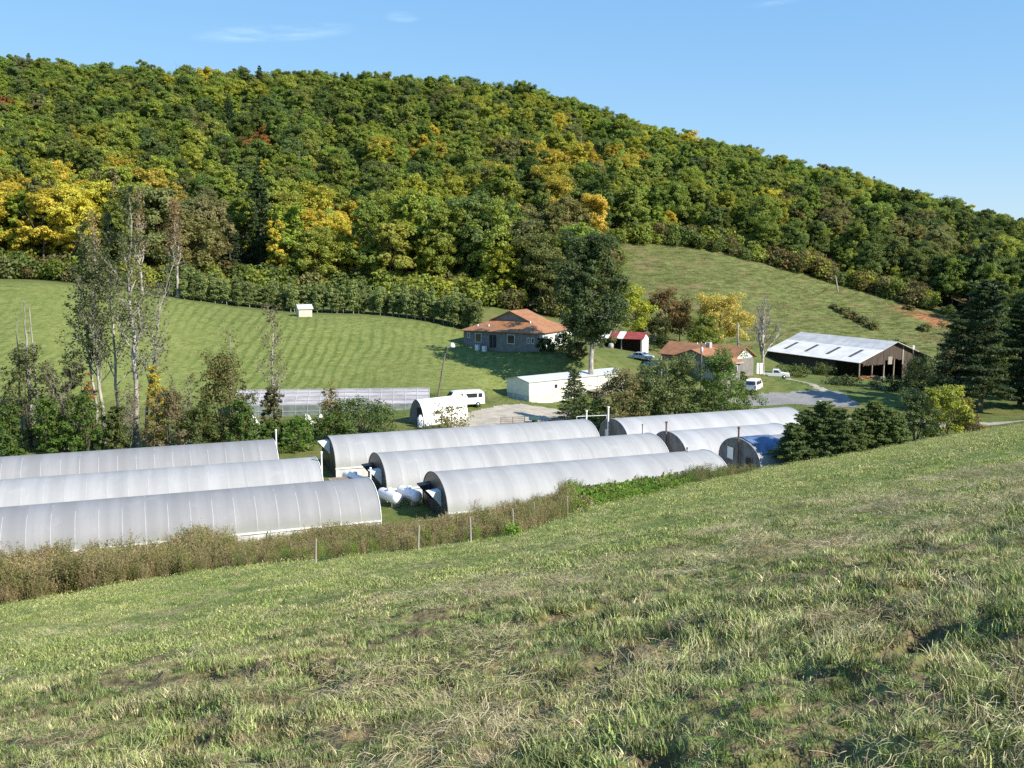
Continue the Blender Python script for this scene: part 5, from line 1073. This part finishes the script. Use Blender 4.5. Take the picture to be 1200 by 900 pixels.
# ------------------------------------------------------------------ the wooded hill
fr = np.random.default_rng(42); pts = []
y = 205.
while y < 585:
    step = 7.3-.002*(y-205)
    xs = np.arange(-y*.62-10, y*.62+10, step)
    for x in xs: pts.append((x+fr.uniform(-.42, .42)*step, y+fr.uniform(-.42, .42)*step))
    y += step*.88
pts = np.array(pts); fy = forest_y(pts[:, 0])
keep = (pts[:, 1] > fy+2)
keep &= ~(sdf(pts[:, 0], pts[:, 1], PAST) < 3)
pts = pts[keep]; pz = h(pts[:, 0], pts[:, 1])
# leave out trees the hill itself hides: sight line to the crown top against the ground before it
def visible(p, top):
    t = np.linspace(.3, .97, 24); g = h(p[0]*t, p[1]*t)+13; return ((top*t) > g-10).all()
vis = []
ridge = np.array([True]*len(pts))
zz = (pz+19)/pts[:, 1]
for i, (p, z) in enumerate(zip(pts, pz)):
    ridge[i] = True
# behind-the-ridge test on the bare ground
for f in np.linspace(.55, .98, 16):
    g = h(pts[:, 0]*f, pts[:, 1]*f); ridge &= (pz+20)*f > g+6
pts = pts[ridge]; pz = pz[ridge]
BLOB = [(-20,235,60,55,'yellow',.5),(70,235,55,55,'yellow',.5),(70,235,55,60,'ygreen',.5),(95,270,26,36,'gold',.35),(15,270,45,60,'olive',.75),(15,285,45,50,'brown',.5),(150,215,55,26,'ygreen',.6),(150,215,45,22,'yellow',.45),(205,228,42,22,'gold',.5),(215,262,36,36,'olive',.5),(170,262,60,45,'olive',.5),
    (10,118,14,12,'orange',.8),(75,160,24,12,'gold',.7),(140,165,30,18,'ygreen',.5),(125,182,14,8,'orange',.5),(308,158,20,12,'orange',.7),(368,193,16,6,'red',.9),(448,176,9,7,'gold',.9),(525,165,8,7,'red',.9),(505,182,24,14,'gold',.55),(480,150,10,6,'orange',.5),(435,107,7,6,'red',.9),(1030,238,14,9,'red',.6),(525,166,10,8,'red',.8),(308,158,24,14,'orange',.6),(245,95,10,8,'yellow',.8),
    (385,275,48,42,'yellow',.6),(340,275,32,40,'ygreen',.7),(330,245,40,25,'fresh',.6),(490,270,70,55,'ygreen',.75),(490,252,30,22,'yellow',.45),(525,255,45,30,'yellow',.35),(485,250,12,8,'orange',.4),(560,300,40,45,'fresh',.5),(570,295,30,30,'ygreen',.4),(520,230,20,14,'ygreen',.6),
    (640,195,22,26,'gold',.6),(650,225,18,22,'gold',.5),(600,130,50,16,'ygreen',.55),(630,145,22,8,'gold',.4),(700,185,26,10,'gold',.6),(735,190,18,8,'gold',.75),(680,175,26,10,'orange',.3),(665,250,34,22,'gold',.4),(600,240,14,10,'gold',.4),(640,270,36,24,'olive',.5),
    (740,235,26,40,'fresh',.7),(560,250,26,30,'dark',.8),(620,205,36,30,'dark',.7),(690,215,30,25,'dark',.5),(785,265,14,14,'red',.3),(860,280,16,16,'gold',.6),(820,268,16,22,'ygreen',.6),(935,255,36,22,'brown',.5),(970,250,30,22,'olive',.5),(1025,240,14,10,'red',.55),(1015,243,12,8,'orange',.6),(1080,270,34,20,'olive',.6),(1080,275,24,14,'brown',.4),
    (1000,285,60,35,'dark',.6),(1060,300,50,35,'dark',.7),(1100,290,50,45,'dark',.5),(1150,300,60,60,'dark',.3),(1160,300,60,50,'fresh',.4),(1020,315,30,22,'fresh',.6),(960,310,18,25,'green',.6),(440,190,120,30,'green',.4),(250,150,200,50,'dark',.25),(275,285,34,45,'dark',.5),(900,230,60,30,'green',.4)]
def pick(px, py):
    for (bx, by, rx, ry, c, pr) in BLOB:
        if ((px-bx)/rx)**2+((py-by)/ry)**2 < 1 and fr.random() < pr: return c
    u = fr.random(); low = py > 200 and px < 760
    table = [('green', .42), ('dark', .19), ('fresh', .20), ('olive', .05), ('ygreen', .115), ('yellow', .012), ('orange', .004), ('red', .003)] if not low else [('green', .30), ('dark', .16), ('fresh', .22), ('olive', .09), ('ygreen', .17), ('yellow', .04), ('brown', .008)]
    for c, p in table:
        u -= p
        if u < 0: return c
    return 'green'
rows = []
for (x, y), z in zip(pts, pz):
    s = fr.uniform(.68, 1.2)*(1-.14*min(1, max(0, (y-270)/150)))
    front = y-float(forest_y(np.array([x]))[()] if np.ndim(forest_y(np.array([x]))) == 0 else forest_y(np.array([x]))[0])
    if front < 14 and x < 22: s *= 1.25
    if x > 45 and front < 14: s *= .8
    cx, cy, _ = proj((x, y, z+12*s)); c = pick(cx, cy)
    s *= (.72 if c in ('red', 'orange') and y > 270 else 1)
    con = (c == 'dark' and fr.random() < .16) or (abs(cx-280) < 32 and front < 22 and cy < 320)
    if con and abs(cx-280) < 32: s *= 1.15; c = 'pine'
    rows.append((x, y, z, s, cx, cy, c, con, front))
infr = [r for r in rows if -25 < r[4] < 1225]
infr.sort(key=lambda r: r[1]-r[8]*.0)
single = infr[:262]; ids = {id(r) for r in single}
rest = [r for r in rows if id(r) not in ids]
CN = dict(green='green leaved', dark='dark green', fresh='fresh green', olive='dull olive', ygreen='yellow green', yellow='bright yellow', gold='golden', orange='orange', red='rusty red', brown='brown leaved', pine='blackish green')
def land(px):
    L = [(20, 'over the mown hillside top'), (165, 'behind the tall sycamores'), (285, 'beside the tan bare tree'), (361, 'above the tiny beige shed'), (460, 'over the planted belt'), (550, 'where the planted belt ends'), (610, 'behind the hipped roof house'), (690, 'behind the great dark tree'), (800, 'along the upper pasture edge'), (890, 'above the leafless white tree'), (985, 'above the barn roof'), (1090, 'above the red earth bank'), (1180, 'above the tallest pine')]
    return min(L, key=lambda t: abs(t[0]-px))[1]
base = {}
for r in single:
    dep = 'at woods edge' if r[8] < 9 else ('just inside woods' if r[8] < 26 else 'deep in woods')
    sz = 'big ' if r[3] > 1.15 else ('small ' if r[3] < .85 else '')
    lab = f"{sz}{CN[r[6]]} {'conifer' if r[7] else 'tree'} {dep} {land(r[4])}"
    base.setdefault(lab, []).append(r)
ORD = ['first', 'second', 'third', 'fourth', 'fifth', 'sixth', 'seventh', 'eighth', 'ninth', 'tenth', 'eleventh', 'twelfth', 'thirteenth', 'fourteenth', 'fifteenth']+[f'{i}th' for i in range(16, 40)]
def vary(c):
    v = fr.uniform(.82, 1.2); t = np.array(TINT[c])*v*np.array([fr.uniform(.88, 1.08), 1, fr.uniform(.8, 1.2)]); return t
first = {}
for lab, rs in base.items():
    rs.sort(key=lambda r: r[4])
    for i, r in enumerate(rs):
        l = lab if len(rs) == 1 else f"{ORD[min(i, 34)]} {lab}, from left"
        x, y, z, s, cx, cy, c, con, front = r; t = [float(v) for v in vary(c)]; k = int(fr.integers(0, 3 if con else 10)); rz = fr.uniform(0, 6.28)
        nm = 'woodland_conifer' if con else 'woodland_tree'; q_ = fr.uniform(.9, 1.15); scl = (s*q_*fr.uniform(.93, 1.07), s*q_*fr.uniform(.93, 1.07), s*fr.uniform(.88, 1.2))
        if front < 12:
            g = thing(nm, l, 'tree', (x, y, z), rz, 'trees of the wooded hill'); g.scale = scl
            link('trunk', (CON[k][1] if con else TRUNK[k]), g); o = link('crown', (CON[k][0] if con else CROWN[k]), g); o['tint'] = t
            first.setdefault((con, k), o)
        else:
            o = link(nm, (CONW[k] if con else WHOLE[k]), None, (x, y, z), rz, scl); tag(o, l, 'tree', 'trees of the wooded hill'); o['tint'] = t
            first[(con, k)] = o if (con, k) not in first or first[(con, k)].parent else first[(con, k)]
protos = []; pk_ = {}
for k in range(10):
    if (False, k) in first: pk_[(False, k)] = len(protos); protos.append(first[(False, k)])
for k in range(3):
    if (True, k) in first: pk_[(True, k)] = len(protos); protos.append(first[(True, k)])
keys = {False: [k for k in pk_ if not k[0]], True: [k for k in pk_ if k[0]] or [k for k in pk_ if not k[0]]}
P, RO, SC_, TT, ID = [], [], [], [], []
for (x, y, z, s, cx, cy, c, con, front) in rest:
    kk = keys[bool(con)]; k = kk[int(fr.integers(0, len(kk)))]
    P.append((x, y, z)); RO.append((0, 0, fr.uniform(0, 6.28))); SC_.append(s*fr.uniform(.92, 1.08)); TT.append(vary(c)); ID.append(pk_[k])
scatter('far_forest', P, RO, SC_, np.array(TT), ID, protos, 'mixed autumn woods covering the upper part of the hill', 'forest')
# understorey along the woods edge
US = []
for k in range(3):
    c, r = lobes(9, 1.6, 1.2, 1.1, .8, 700+k, -.9); p, nn = lobe_leaves(c, r, 1100, 710+k); US.append(leaf_mesh('understorey_bush', p, nn, .30))
ub = []
for i in range(520):
    x = fr.uniform(-150, 185); y = float(np.interp(x, FE[:, 0], FE[:, 1]))+fr.uniform(-1.5, 9)
    ub.append((x, y))
ub = np.array(ub); uz = h(ub[:, 0], ub[:, 1])
us_first = []
for k in range(3):
    x, y = [(-75, 219), (-20, 238), (95, 306)][k]
    o = link('edge_bush', US[k], None, (x, y, hz(x, y)), k, 1.3); o['tint'] = [.10, .13, .035]; tag(o, ['bush at the woods edge above the mown hillside', 'bush at the woods edge behind the planted belt', 'bush at the woods edge on top of the pasture'][k], 'bush'); us_first.append(o)
tt = np.array([np.array(TINT[['green', 'dark', 'olive', 'fresh', 'brown', 'ygreen'][int(fr.integers(0, 6))]])*fr.uniform(.8, 1.1) for _ in ub])
scatter('woods_edge_undergrowth', np.c_[ub, uz], np.c_[np.zeros(len(ub)), np.zeros(len(ub)), fr.uniform(0, 6.28, len(ub))], fr.uniform(.9, 2.6, len(ub)), tt, fr.integers(0, 3, len(ub)), us_first, 'low undergrowth along the edge of the woods', 'undergrowth')
print('forest', len(rows), 'in frame', len(infr), 'rest', len(rest), 'hedge', cnt)
# ------------------------------------------------------------------ grass of the hay field
gr = np.random.default_rng(77)
def tuft_mesh(name, nb, spread, hmin, hmax, wd, seed, lean=.5, seg=3, mat='grass'):
    g = np.random.default_rng(seed); V = []; Fq = []
    for i in range(nb):
        a = g.uniform(0, 6.28); rr = spread*math.sqrt(g.random()); bx, by = math.cos(a)*rr, math.sin(a)*rr; H_ = g.uniform(hmin, hmax); d = g.uniform(0, 6.28); ln = lean*H_*g.uniform(.2, 1.3); w = wd*g.uniform(.6, 1.3)
        px, py = -math.sin(d+g.normal()*.6), math.cos(d+g.normal()*.6); o = len(V)
        for k in range(seg+1):
            f = k/seg; ww = w*(1-f*.92)*.5; cx = bx+math.cos(d)*ln*f*f; cy = by+math.sin(d)*ln*f*f; cz = H_*f*(1-.22*f*lean)-.015
            V += [(cx-px*ww, cy-py*ww, cz), (cx+px*ww, cy+py*ww, cz)]
            if k: Fq.append((o+2*k-2, o+2*k-1, o+2*k+1, o+2*k))
    return mesh_np(name, V, Fq, [M[mat]])
def straw_mesh(name, nb, spread, lmin, lmax, wd, seed):
    g = np.random.default_rng(seed); V = []; Fq = []; d0 = 0
    for i in range(nb):
        c = g.normal(size=2)*spread*np.array([1, .5]); a = g.normal()*.55; L = g.uniform(lmin, lmax); z = abs(g.normal())*.022+.012; dz = g.normal()*.022; o = len(V); bend = g.normal()*.12*L
        for k in range(5):
            f = k/4-.5; x = c[0]+math.cos(a)*L*f-math.sin(a)*bend*(1-4*f*f); y_ = c[1]+math.sin(a)*L*f+math.cos(a)*bend*(1-4*f*f); zz = max(.004, z+dz*f*2+.03*(.25-f*f)); w = wd*g.uniform(.6, 1.2)*(1-.5*abs(f))
            V += [(x, y_-w/2, zz-w*.2), (x, y_+w/2, zz+w*.35)]
            if k: Fq.append((o+2*k-2, o+2*k-1, o+2*k+1, o+2*k))
    return mesh_np(name, V, Fq, [M['hay']])
M['far_grass'] = leafmat('far_grass_blades', .2, .5, .03, .2, .6, 1.0)
specs_g = [tuft_mesh('grass_tuft', 52, .08, .03, .085, .0085, 1, .7), tuft_mesh('grass_tuft', 48, .09, .02, .06, .009, 2, 1.1), tuft_mesh('grass_tuft', 46, .065, .04, .11, .008, 3, .6), tuft_mesh('stubble_tuft', 54, .09, .02, .05, .008, 4, .4)]
wide_g = [tuft_mesh('sward_clump', 130, .24, .02, .055, .014, 5, .8, 2), tuft_mesh('sward_clump', 120, .24, .02, .05, .015, 6, 1.1, 2), tuft_mesh('sward_clump', 110, .22, .025, .07, .014, 7, .7, 2)]
far_g = [tuft_mesh('far_sward', 170, .6, .025, .055, .036, 8, .9, 1, 'far_grass'), tuft_mesh('far_sward', 150, .6, .025, .065, .036, 9, 1., 1, 'far_grass')]
straw_g = [straw_mesh('straw_mat', 60, .17, .04, .13, .003, 10), straw_mesh('straw_mat', 80, .24, .03, .12, .003, 11), straw_mesh('straw_wisp', 8, .14, .1, .30, .003, 12)]
def seed_objs(meshes, y0, label, tint):
    out = []
    for k, me in enumerate(meshes):
        x, y = -.6+.5*k, y0+.3*k; o = link(me.name.split('.')[0], me, None, (x, y, float(h(np.array([x]), np.array([y]))[0]+rough(np.array([x]), np.array([y]))[0])), k)
        o['tint'] = [float(t) for t in tint]; tag(o, label, 'grass', kind='stuff'); out.append(o)
    return out
so_near = seed_objs(specs_g, 7.2, 'grass tuft of the cut hay field', (.12, .17, .045)); so_mid = seed_objs(wide_g, 17, 'clump of mown grass in the hay field', (.13, .18, .05)); so_far = seed_objs(far_g, 44, 'patch of mown sward on the slope', (.14, .19, .055)); so_straw = seed_objs(straw_g, 6.4, 'wisp of dry cut straw lying on the grass', (.42, .36, .18))
GC = np.array([(.195, .262, .078), (.262, .315, .108), (.325, .345, .155), (.43, .39, .225), (.165, .225, .07)])
def field_pts(r0, r1, dens, half=34):
    a = math.radians(half); area = (r1*r1-r0*r0)*a; n = int(area*dens)
    r = np.sqrt(gr.uniform(r0*r0, r1*r1, n)); t = gr.uniform(-a, a, n); x, y = np.sin(t)*r, np.cos(t)*r
    k = y < y_edge(x)+.8; return x[k], y[k]
def grass_layer(name, r0, r1, dens, protos, smin, smax, label, bald=.5, straw_bias=0., tm=(1, 1, 1), con=.2, half=34):
    x, y = field_pts(r0, r1, dens, half); pn = fbm(x*1.5+9, y*2.4, 31, 2); ln = fbm(x*.7, y*.7, 51, 3); dn = fbm(x*.28, y*.5, 61, 3)
    th = np.maximum(sst(pn, .47, .56), .75*sst(fbm(x*.9, y*1.9, 33, 3), .50, .62)); keep = gr.random(len(x)) > bald*th ; x, y, pn, ln, dn, th = [v[keep] for v in (x, y, pn, ln, dn, th)]
    n = len(x); z = h(x, y)+rough(x, y)
    rt = x*.03-y*.0+straw_bias
    dry = sst(dn+rt*.12+gr.normal(size=n)*.06, .44, .64); li = sst(ln+gr.normal(size=n)*.08, .35, .6)
    sw = .5+.5*np.sin((y_edge(x)-y)*2.0+fbm(x*.06, y*.06, 71, 2)*6)
    t = GC[4]*(1-li)[:, None]+GC[1]*li[:, None]; t = t*(1-.25*dry[:, None])+GC[3]*.25*dry[:, None]; t = t*(1-.22*sw[:, None])+GC[2]*.22*sw[:, None]
    pick_ = gr.random(n); t = np.where((pick_ < np.where(np.hypot(x, y) < 16, .26, .14))[:, None], GC[3]*gr.uniform(.8, 1.2, (n, 1)), t); t = np.where((gr.random(n) < th*.6*np.clip((22-np.hypot(x, y))/12, 0, 1))[:, None], np.array([(.25, .20, .11)])*gr.uniform(.6, 1.4, (n, 1)), t); t *= np.array(tm)*gr.uniform(1-con*1.3, 1+con*1.2, (n, 1))
    s = gr.uniform(smin, smax, n)*(.6+.75*li)*(1-.35*th*(np.hypot(x, y) < 18))
    scatter(name, np.c_[x, y, z], np.c_[gr.normal(size=n)*.12, gr.normal(size=n)*.12, gr.uniform(0, 6.28, n)], s, t, gr.integers(0, len(protos), n), protos, label, 'grass'); return n
n1 = grass_layer('near_grass', 1.2, 15, 165, so_near, .75, 1.4, 'tufted cut grass close to the viewer', .68, tm=(.97, .96, .92), con=.42, half=72)
n2 = grass_layer('mown_grass', 15, 42, 19, so_mid, .7, 1.3, 'mown grass on the middle of the slope', .4, tm=(.95, .97, .84), con=.24, half=46)
n3 = grass_layer('far_grass', 42, 128, 3.2, so_far, .7, 1.2, 'mown grass on the lower slope', .2, tm=(.97, .97, .86), con=.14, half=38)
# dry straw left in loose rows
x, y = field_pts(2.2, 34, 34, 44); dn = fbm(x*.28, y*.5, 61, 3)+x*.016-np.clip(np.hypot(x, y)-11, 0, 30)*.011; cn = fbm(x*.9, y*1.4, 81, 3)
k = (gr.random(len(x)) < .04+.96*sst(dn, .385, .56)*sst(cn, .38, .54)); x, y = x[k], y[k]; n = len(x)
stt = np.array([(.50, .43, .25), (.42, .35, .20), (.55, .49, .30), (.32, .24, .15), (.34, .35, .17)])[gr.integers(0, 5, n)]*gr.uniform(.62, 1.0, (n, 1))
scatter('dry_straw', np.c_[x, y, h(x, y)+rough(x, y)+.03], np.c_[gr.normal(size=n)*.12, gr.normal(size=n)*.12, gr.normal(size=n)*.7+.35+PI*gr.integers(0, 2, n)], gr.uniform(.6, 1.35, n), stt, gr.choice(3, n, p=[.43, .52, .05]), so_straw, 'loose pale straw left lying on the cut grass', 'straw')
# ------------------------------------------------------------------ weeds between the field and the greenhouses
def weed_mesh(name, ns, hmin, hmax, spread, leaf, nleaf, seed, plume=True, bushy=False):
    g = np.random.default_rng(seed); b = MB(); P = []; NN = []
    for i in range(ns):
        a = g.uniform(0, 6.28); r = spread*math.sqrt(g.random()); x0, y0 = math.cos(a)*r, math.sin(a)*r; H_ = g.uniform(hmin, hmax); lx, ly = g.normal(size=2)*.16*H_
        f = np.linspace(0, 1, 4); pts_ = [(x0+lx*t*t, y0+ly*t*t, H_*t-.05) for t in f]; b.tube(pts_, [.012, .010, .008, .004], 3, cap=False)
        t = g.uniform(.15 if not bushy else .05, 1, nleaf); 
        if plume: t[: nleaf//3] = g.uniform(.8, 1.03, nleaf//3)
        wdt = np.where(t > .8, .05, .11)*(1.6 if bushy else 1)
        P.append(np.c_[x0+lx*t*t+g.normal(size=nleaf)*wdt, y0+ly*t*t+g.normal(size=nleaf)*wdt, H_*t-.03+g.normal(size=nleaf)*.03]); NN.append(g.normal(size=(nleaf, 3))+np.array([0, 0, .5]))
    lm = leaf_mesh(name, np.vstack(P), np.vstack(NN), leaf, M['weed'], asp=.45); bm_ = b.mesh('s', [M['weed']])
    va = np.empty(len(lm.vertices)*3, np.float32); lm.vertices.foreach_get('co', va); vb = np.empty(len(bm_.vertices)*3, np.float32); bm_.vertices.foreach_get('co', vb)
    q = np.array([list(p.vertices) for p in lm.polygons]); q2 = np.array([list(p.vertices) for p in bm_.polygons])+len(lm.vertices)
    return mesh_np(name, np.r_[va, vb].reshape(-1, 3), np.r_[q, q2], [M['weed']])
WM = [weed_mesh('tall_weed', 14, .9, 1.7, .45, .085, 34, 1), weed_mesh('tall_weed', 11, .8, 1.5, .5, .11, 30, 2), weed_mesh('tall_weed', 17, 1.0, 1.9, .4, .07, 32, 3), weed_mesh('leafy_weed', 9, .4, .95, .5, .20, 30, 4, False, True)]
wobj = []
for k, me in enumerate(WM):
    x, y = [(-25, 66), (-12, 72), (-3, 77), (14, 85)][k]; o = link(me.name.split('.')[0], me, None, (x, y, hz(x, y)), k); o['tint'] = [[.24, .19, .10], [.20, .19, .08], [.28, .21, .13], [.13, .22, .03]][k]
    tag(o, ['brown weed clump in the weedy strip by the far fence posts', 'olive weed clump in the weedy strip', 'pinkish brown weed clump below the propane tanks', 'bright green leafy clump below the loose white sheeting'][k], 'weed', kind='stuff'); wobj.append(o)
n = 15000
t = gr.uniform(-66, 78, n); 
p0 = np.array([Vv@np.array([0, 0])])
x_ = gr.uniform(-62, 42, n); y_ = y_edge(x_)+gr.uniform(-.2, 1, n)**1.0*26
pp = Vv[0]*x_+Vv[1]*y_; tt_ = U[0]*x_+U[1]*y_
k = (pp < 81.6) & (y_ > y_edge(x_)-.4+1.0*fbm(x_*.6, y_*0, 90, 2))
k |= False
k &= ~((tt_ > 18.5) & (tt_ < 27.2) & (pp > 80.0))
k &= ~((tt_ > 55) & (pp > 84.0))
x_, y_, tt_, pp = [v[k] for v in (x_, y_, tt_, pp)]
area_keep = gr.random(len(x_)) < np.where(tt_ < 56, .62, .8); x_, y_, tt_, pp = [v[area_keep] for v in (x_, y_, tt_, pp)]
n = len(x_); gl_ = fbm(x_*.22, y_*.35, 91, 3); px_ = 600+F*x_/y_*.985
green = sst(px_, 655, 700)*(1-sst(px_, 790, 830))*sst(82.5-pp, .2, 1.5)
gp = np.maximum(np.maximum(green, sst(gl_, .60, .68)*.9), .32*(1-sst(y_-y_edge(x_), .5, 4))*sst(px_, 200, 330))*(gr.random(n) < .95)
cols = np.array([(.26, .205, .095), (.21, .20, .072), (.32, .25, .135), (.19, .20, .065), (.31, .27, .125)]); ci = np.clip((fbm(x_*.35, y_*.5, 92, 3)*1.5-.2+gr.normal(size=n)*.15)*5, 0, 4).astype(int)
tn = cols[ci]*gr.uniform(.75, 1.2, (n, 1)); tn = np.where((gp > gr.random(n))[:, None], np.array([(.15, .25, .035)])*gr.uniform(.75, 1.25, (n, 1)), tn)
tn = np.where(((px_ > 800) & (gr.random(n) < .55))[:, None], np.array([(.14, .165, .055)])*gr.uniform(.8, 1.2, (n, 1)), tn)
idx = np.where(gp > .5, 3, gr.integers(0, 3, n)); lowf = sst(y_-y_edge(x_)+(fbm(x_*.4, y_*.4, 97, 2)-.37)*4, .3, 1)
lowf = .45*lowf+.55*sst(y_-y_edge(x_)+(fbm(x_*.4, y_*.4, 98, 2)-.37)*4, 1, np.where(px_ < 300, 3.5, 9))
ww = np.where(idx == 3, gr.uniform(.8, 1.3, n), gr.uniform(.6, 1.05, n))*(.36+.64*lowf)*np.where(px_ < 260, 1.3, np.where(px_ < 660, .8-.16*sst(px_, 380, 480), 1.))*(.7+.75*fbm(x_*.25, y_*.25, 99, 2))*1.12*(1-.62*sst(px_, 300, 350)*(1-sst(px_, 620, 680))*sst(pp, 74, 79))*np.where(px_ > 690, .82, 1)
scatter('weeds', np.c_[x_, y_, h(x_, y_)], np.c_[gr.normal(size=n)*.08, gr.normal(size=n)*.08, gr.uniform(0, 6.28, n)], ww, tn, idx, wobj, 'tall brown and green weeds between the hay field and the greenhouses', 'weeds')
# short grass and weeds of the valley floor, round the yard and the mown hillside
x_ = gr.uniform(-95, 130, 24000); y_ = gr.uniform(66, 178, 24000); pp = Vv[0]*x_+Vv[1]*y_; tt_ = U[0]*x_+U[1]*y_
k = (y_ > y_edge(x_)+1) & (sdf(x_, y_, HILL) > -2) & (abs(x_) < y_*.62)
for (t0, t1, pc) in ((-13, 18, 86.9), (-14.5, 15.7, 97.9), (-17.5, 13, 109.3), (27, 54.9, 87.2), (23.4, 54, 97.9), (20, 51, 109.2), (55.5, 81.2, 109.5), (56.5, 72, 98.7), (59.3, 73, 88.6)): k &= ~((tt_ > t0-.3) & (tt_ < t1+.3) & (abs(pp-pc) < 4.6))
for o in bpy.data.objects:
    if o.name in ('gravel_yard', 'parking_area', 'farm_track', 'valley_road', 'upper_driveway'):
        v = np.array([tuple(c) for c in o.bound_box]); 
ROADS = [H2([(545,484),(575,476),(610,473),(650,479),(676,487),(664,493),(610,499),(570,504),(530,505),(520,498)]), H2([(845,464),(880,461),(930,459),(962,457),(985,459),(1010,474),(1000,479),(960,476),(920,474),(850,471)]), [at(p, d)[:2] for p, d in [(848,150),(985,151.5),(1110,143.5),(1330,141.5),(1330,137),(1110,138.5),(985,146),(848,147)]]]
for rd in ROADS: k &= sdf(x_, y_, rd) > .8
x_, y_ = x_[k], y_[k]; n = len(x_); g1 = fbm(x_*.3, y_*.3, 95, 3)
tn = np.array([(.125, .185, .045)])*(1-sst(g1, .4, .6))[:, None]+np.array([(.22, .22, .08)])*sst(g1, .4, .6)[:, None]
scatter('valley_grass', np.c_[x_, y_, h(x_, y_)], np.c_[np.zeros(n), np.zeros(n), gr.uniform(0, 6.28, n)], gr.uniform(.7, 1.7, n), tn*gr.uniform(.8, 1.2, (n, 1)), gr.integers(0, 2, n), so_far, 'rough grass of the valley floor round the buildings', 'grass')
x_ = gr.uniform(-20, 190, 16000); y_ = gr.uniform(222, 310, 16000); k = (sdf(x_, y_, PAST) < 1) & (abs(x_) < y_*.62); x_, y_ = x_[k], y_[k]; n = len(x_); g1 = fbm(x_*.12, y_*.2, 96, 3)
tn = np.array([(.17, .20, .065)])*(1-sst(g1, .4, .6))[:, None]+np.array([(.21, .19, .085)])*sst(g1, .4, .6)[:, None]
scatter('pasture_grass', np.c_[x_, y_, h(x_, y_)], np.c_[np.zeros(n), np.zeros(n), gr.uniform(0, 6.28, n)], gr.uniform(.8, 3.2, n), tn*gr.uniform(.7, 1.2, (n, 1)), gr.integers(0, 2, n), so_far, 'rough tussocky grass of the hill pasture', 'grass')
x_ = gr.uniform(-125, 20, 42000); y_ = gr.uniform(140, 206, 42000); sd_ = sdf(x_, y_, HILL); k = (sd_ < 0) & (abs(x_) < y_*.62); x_, y_, sd_ = x_[k], y_[k], sd_[k]; n = len(x_); g1 = fbm(x_*.1, y_*.1, 196, 3)
rw = .5+.5*np.sin(np.hypot(x_+100, .55*(y_-176))*3.3+fbm(x_*.06, y_*.06, 197, 2)*5); rw = rw*sst(fbm(x_*.04, y_*.04, 198, 2), .2, .45)
tn = np.array([(.215, .26, .085)])*(1-rw)[:, None]+np.array([(.095, .15, .03)])*rw[:, None]; tn = tn*(1-.5*sst(g1, .45, .62))[:, None]+np.array([(.28, .27, .11)])*.5*sst(g1, .45, .62)[:, None]
scatter('hillside_grass', np.c_[x_, y_, h(x_, y_)], np.c_[np.zeros(n), np.zeros(n), gr.uniform(0, 6.28, n)], gr.uniform(.45, .8, n), tn*gr.uniform(.85, 1.15, (n, 1)), gr.integers(0, 2, n), so_far, 'mown grass with mower rows on the far hillside', 'grass')
print('grass', n1, n2, n3, 'weeds', len(ww), 'valley', n)
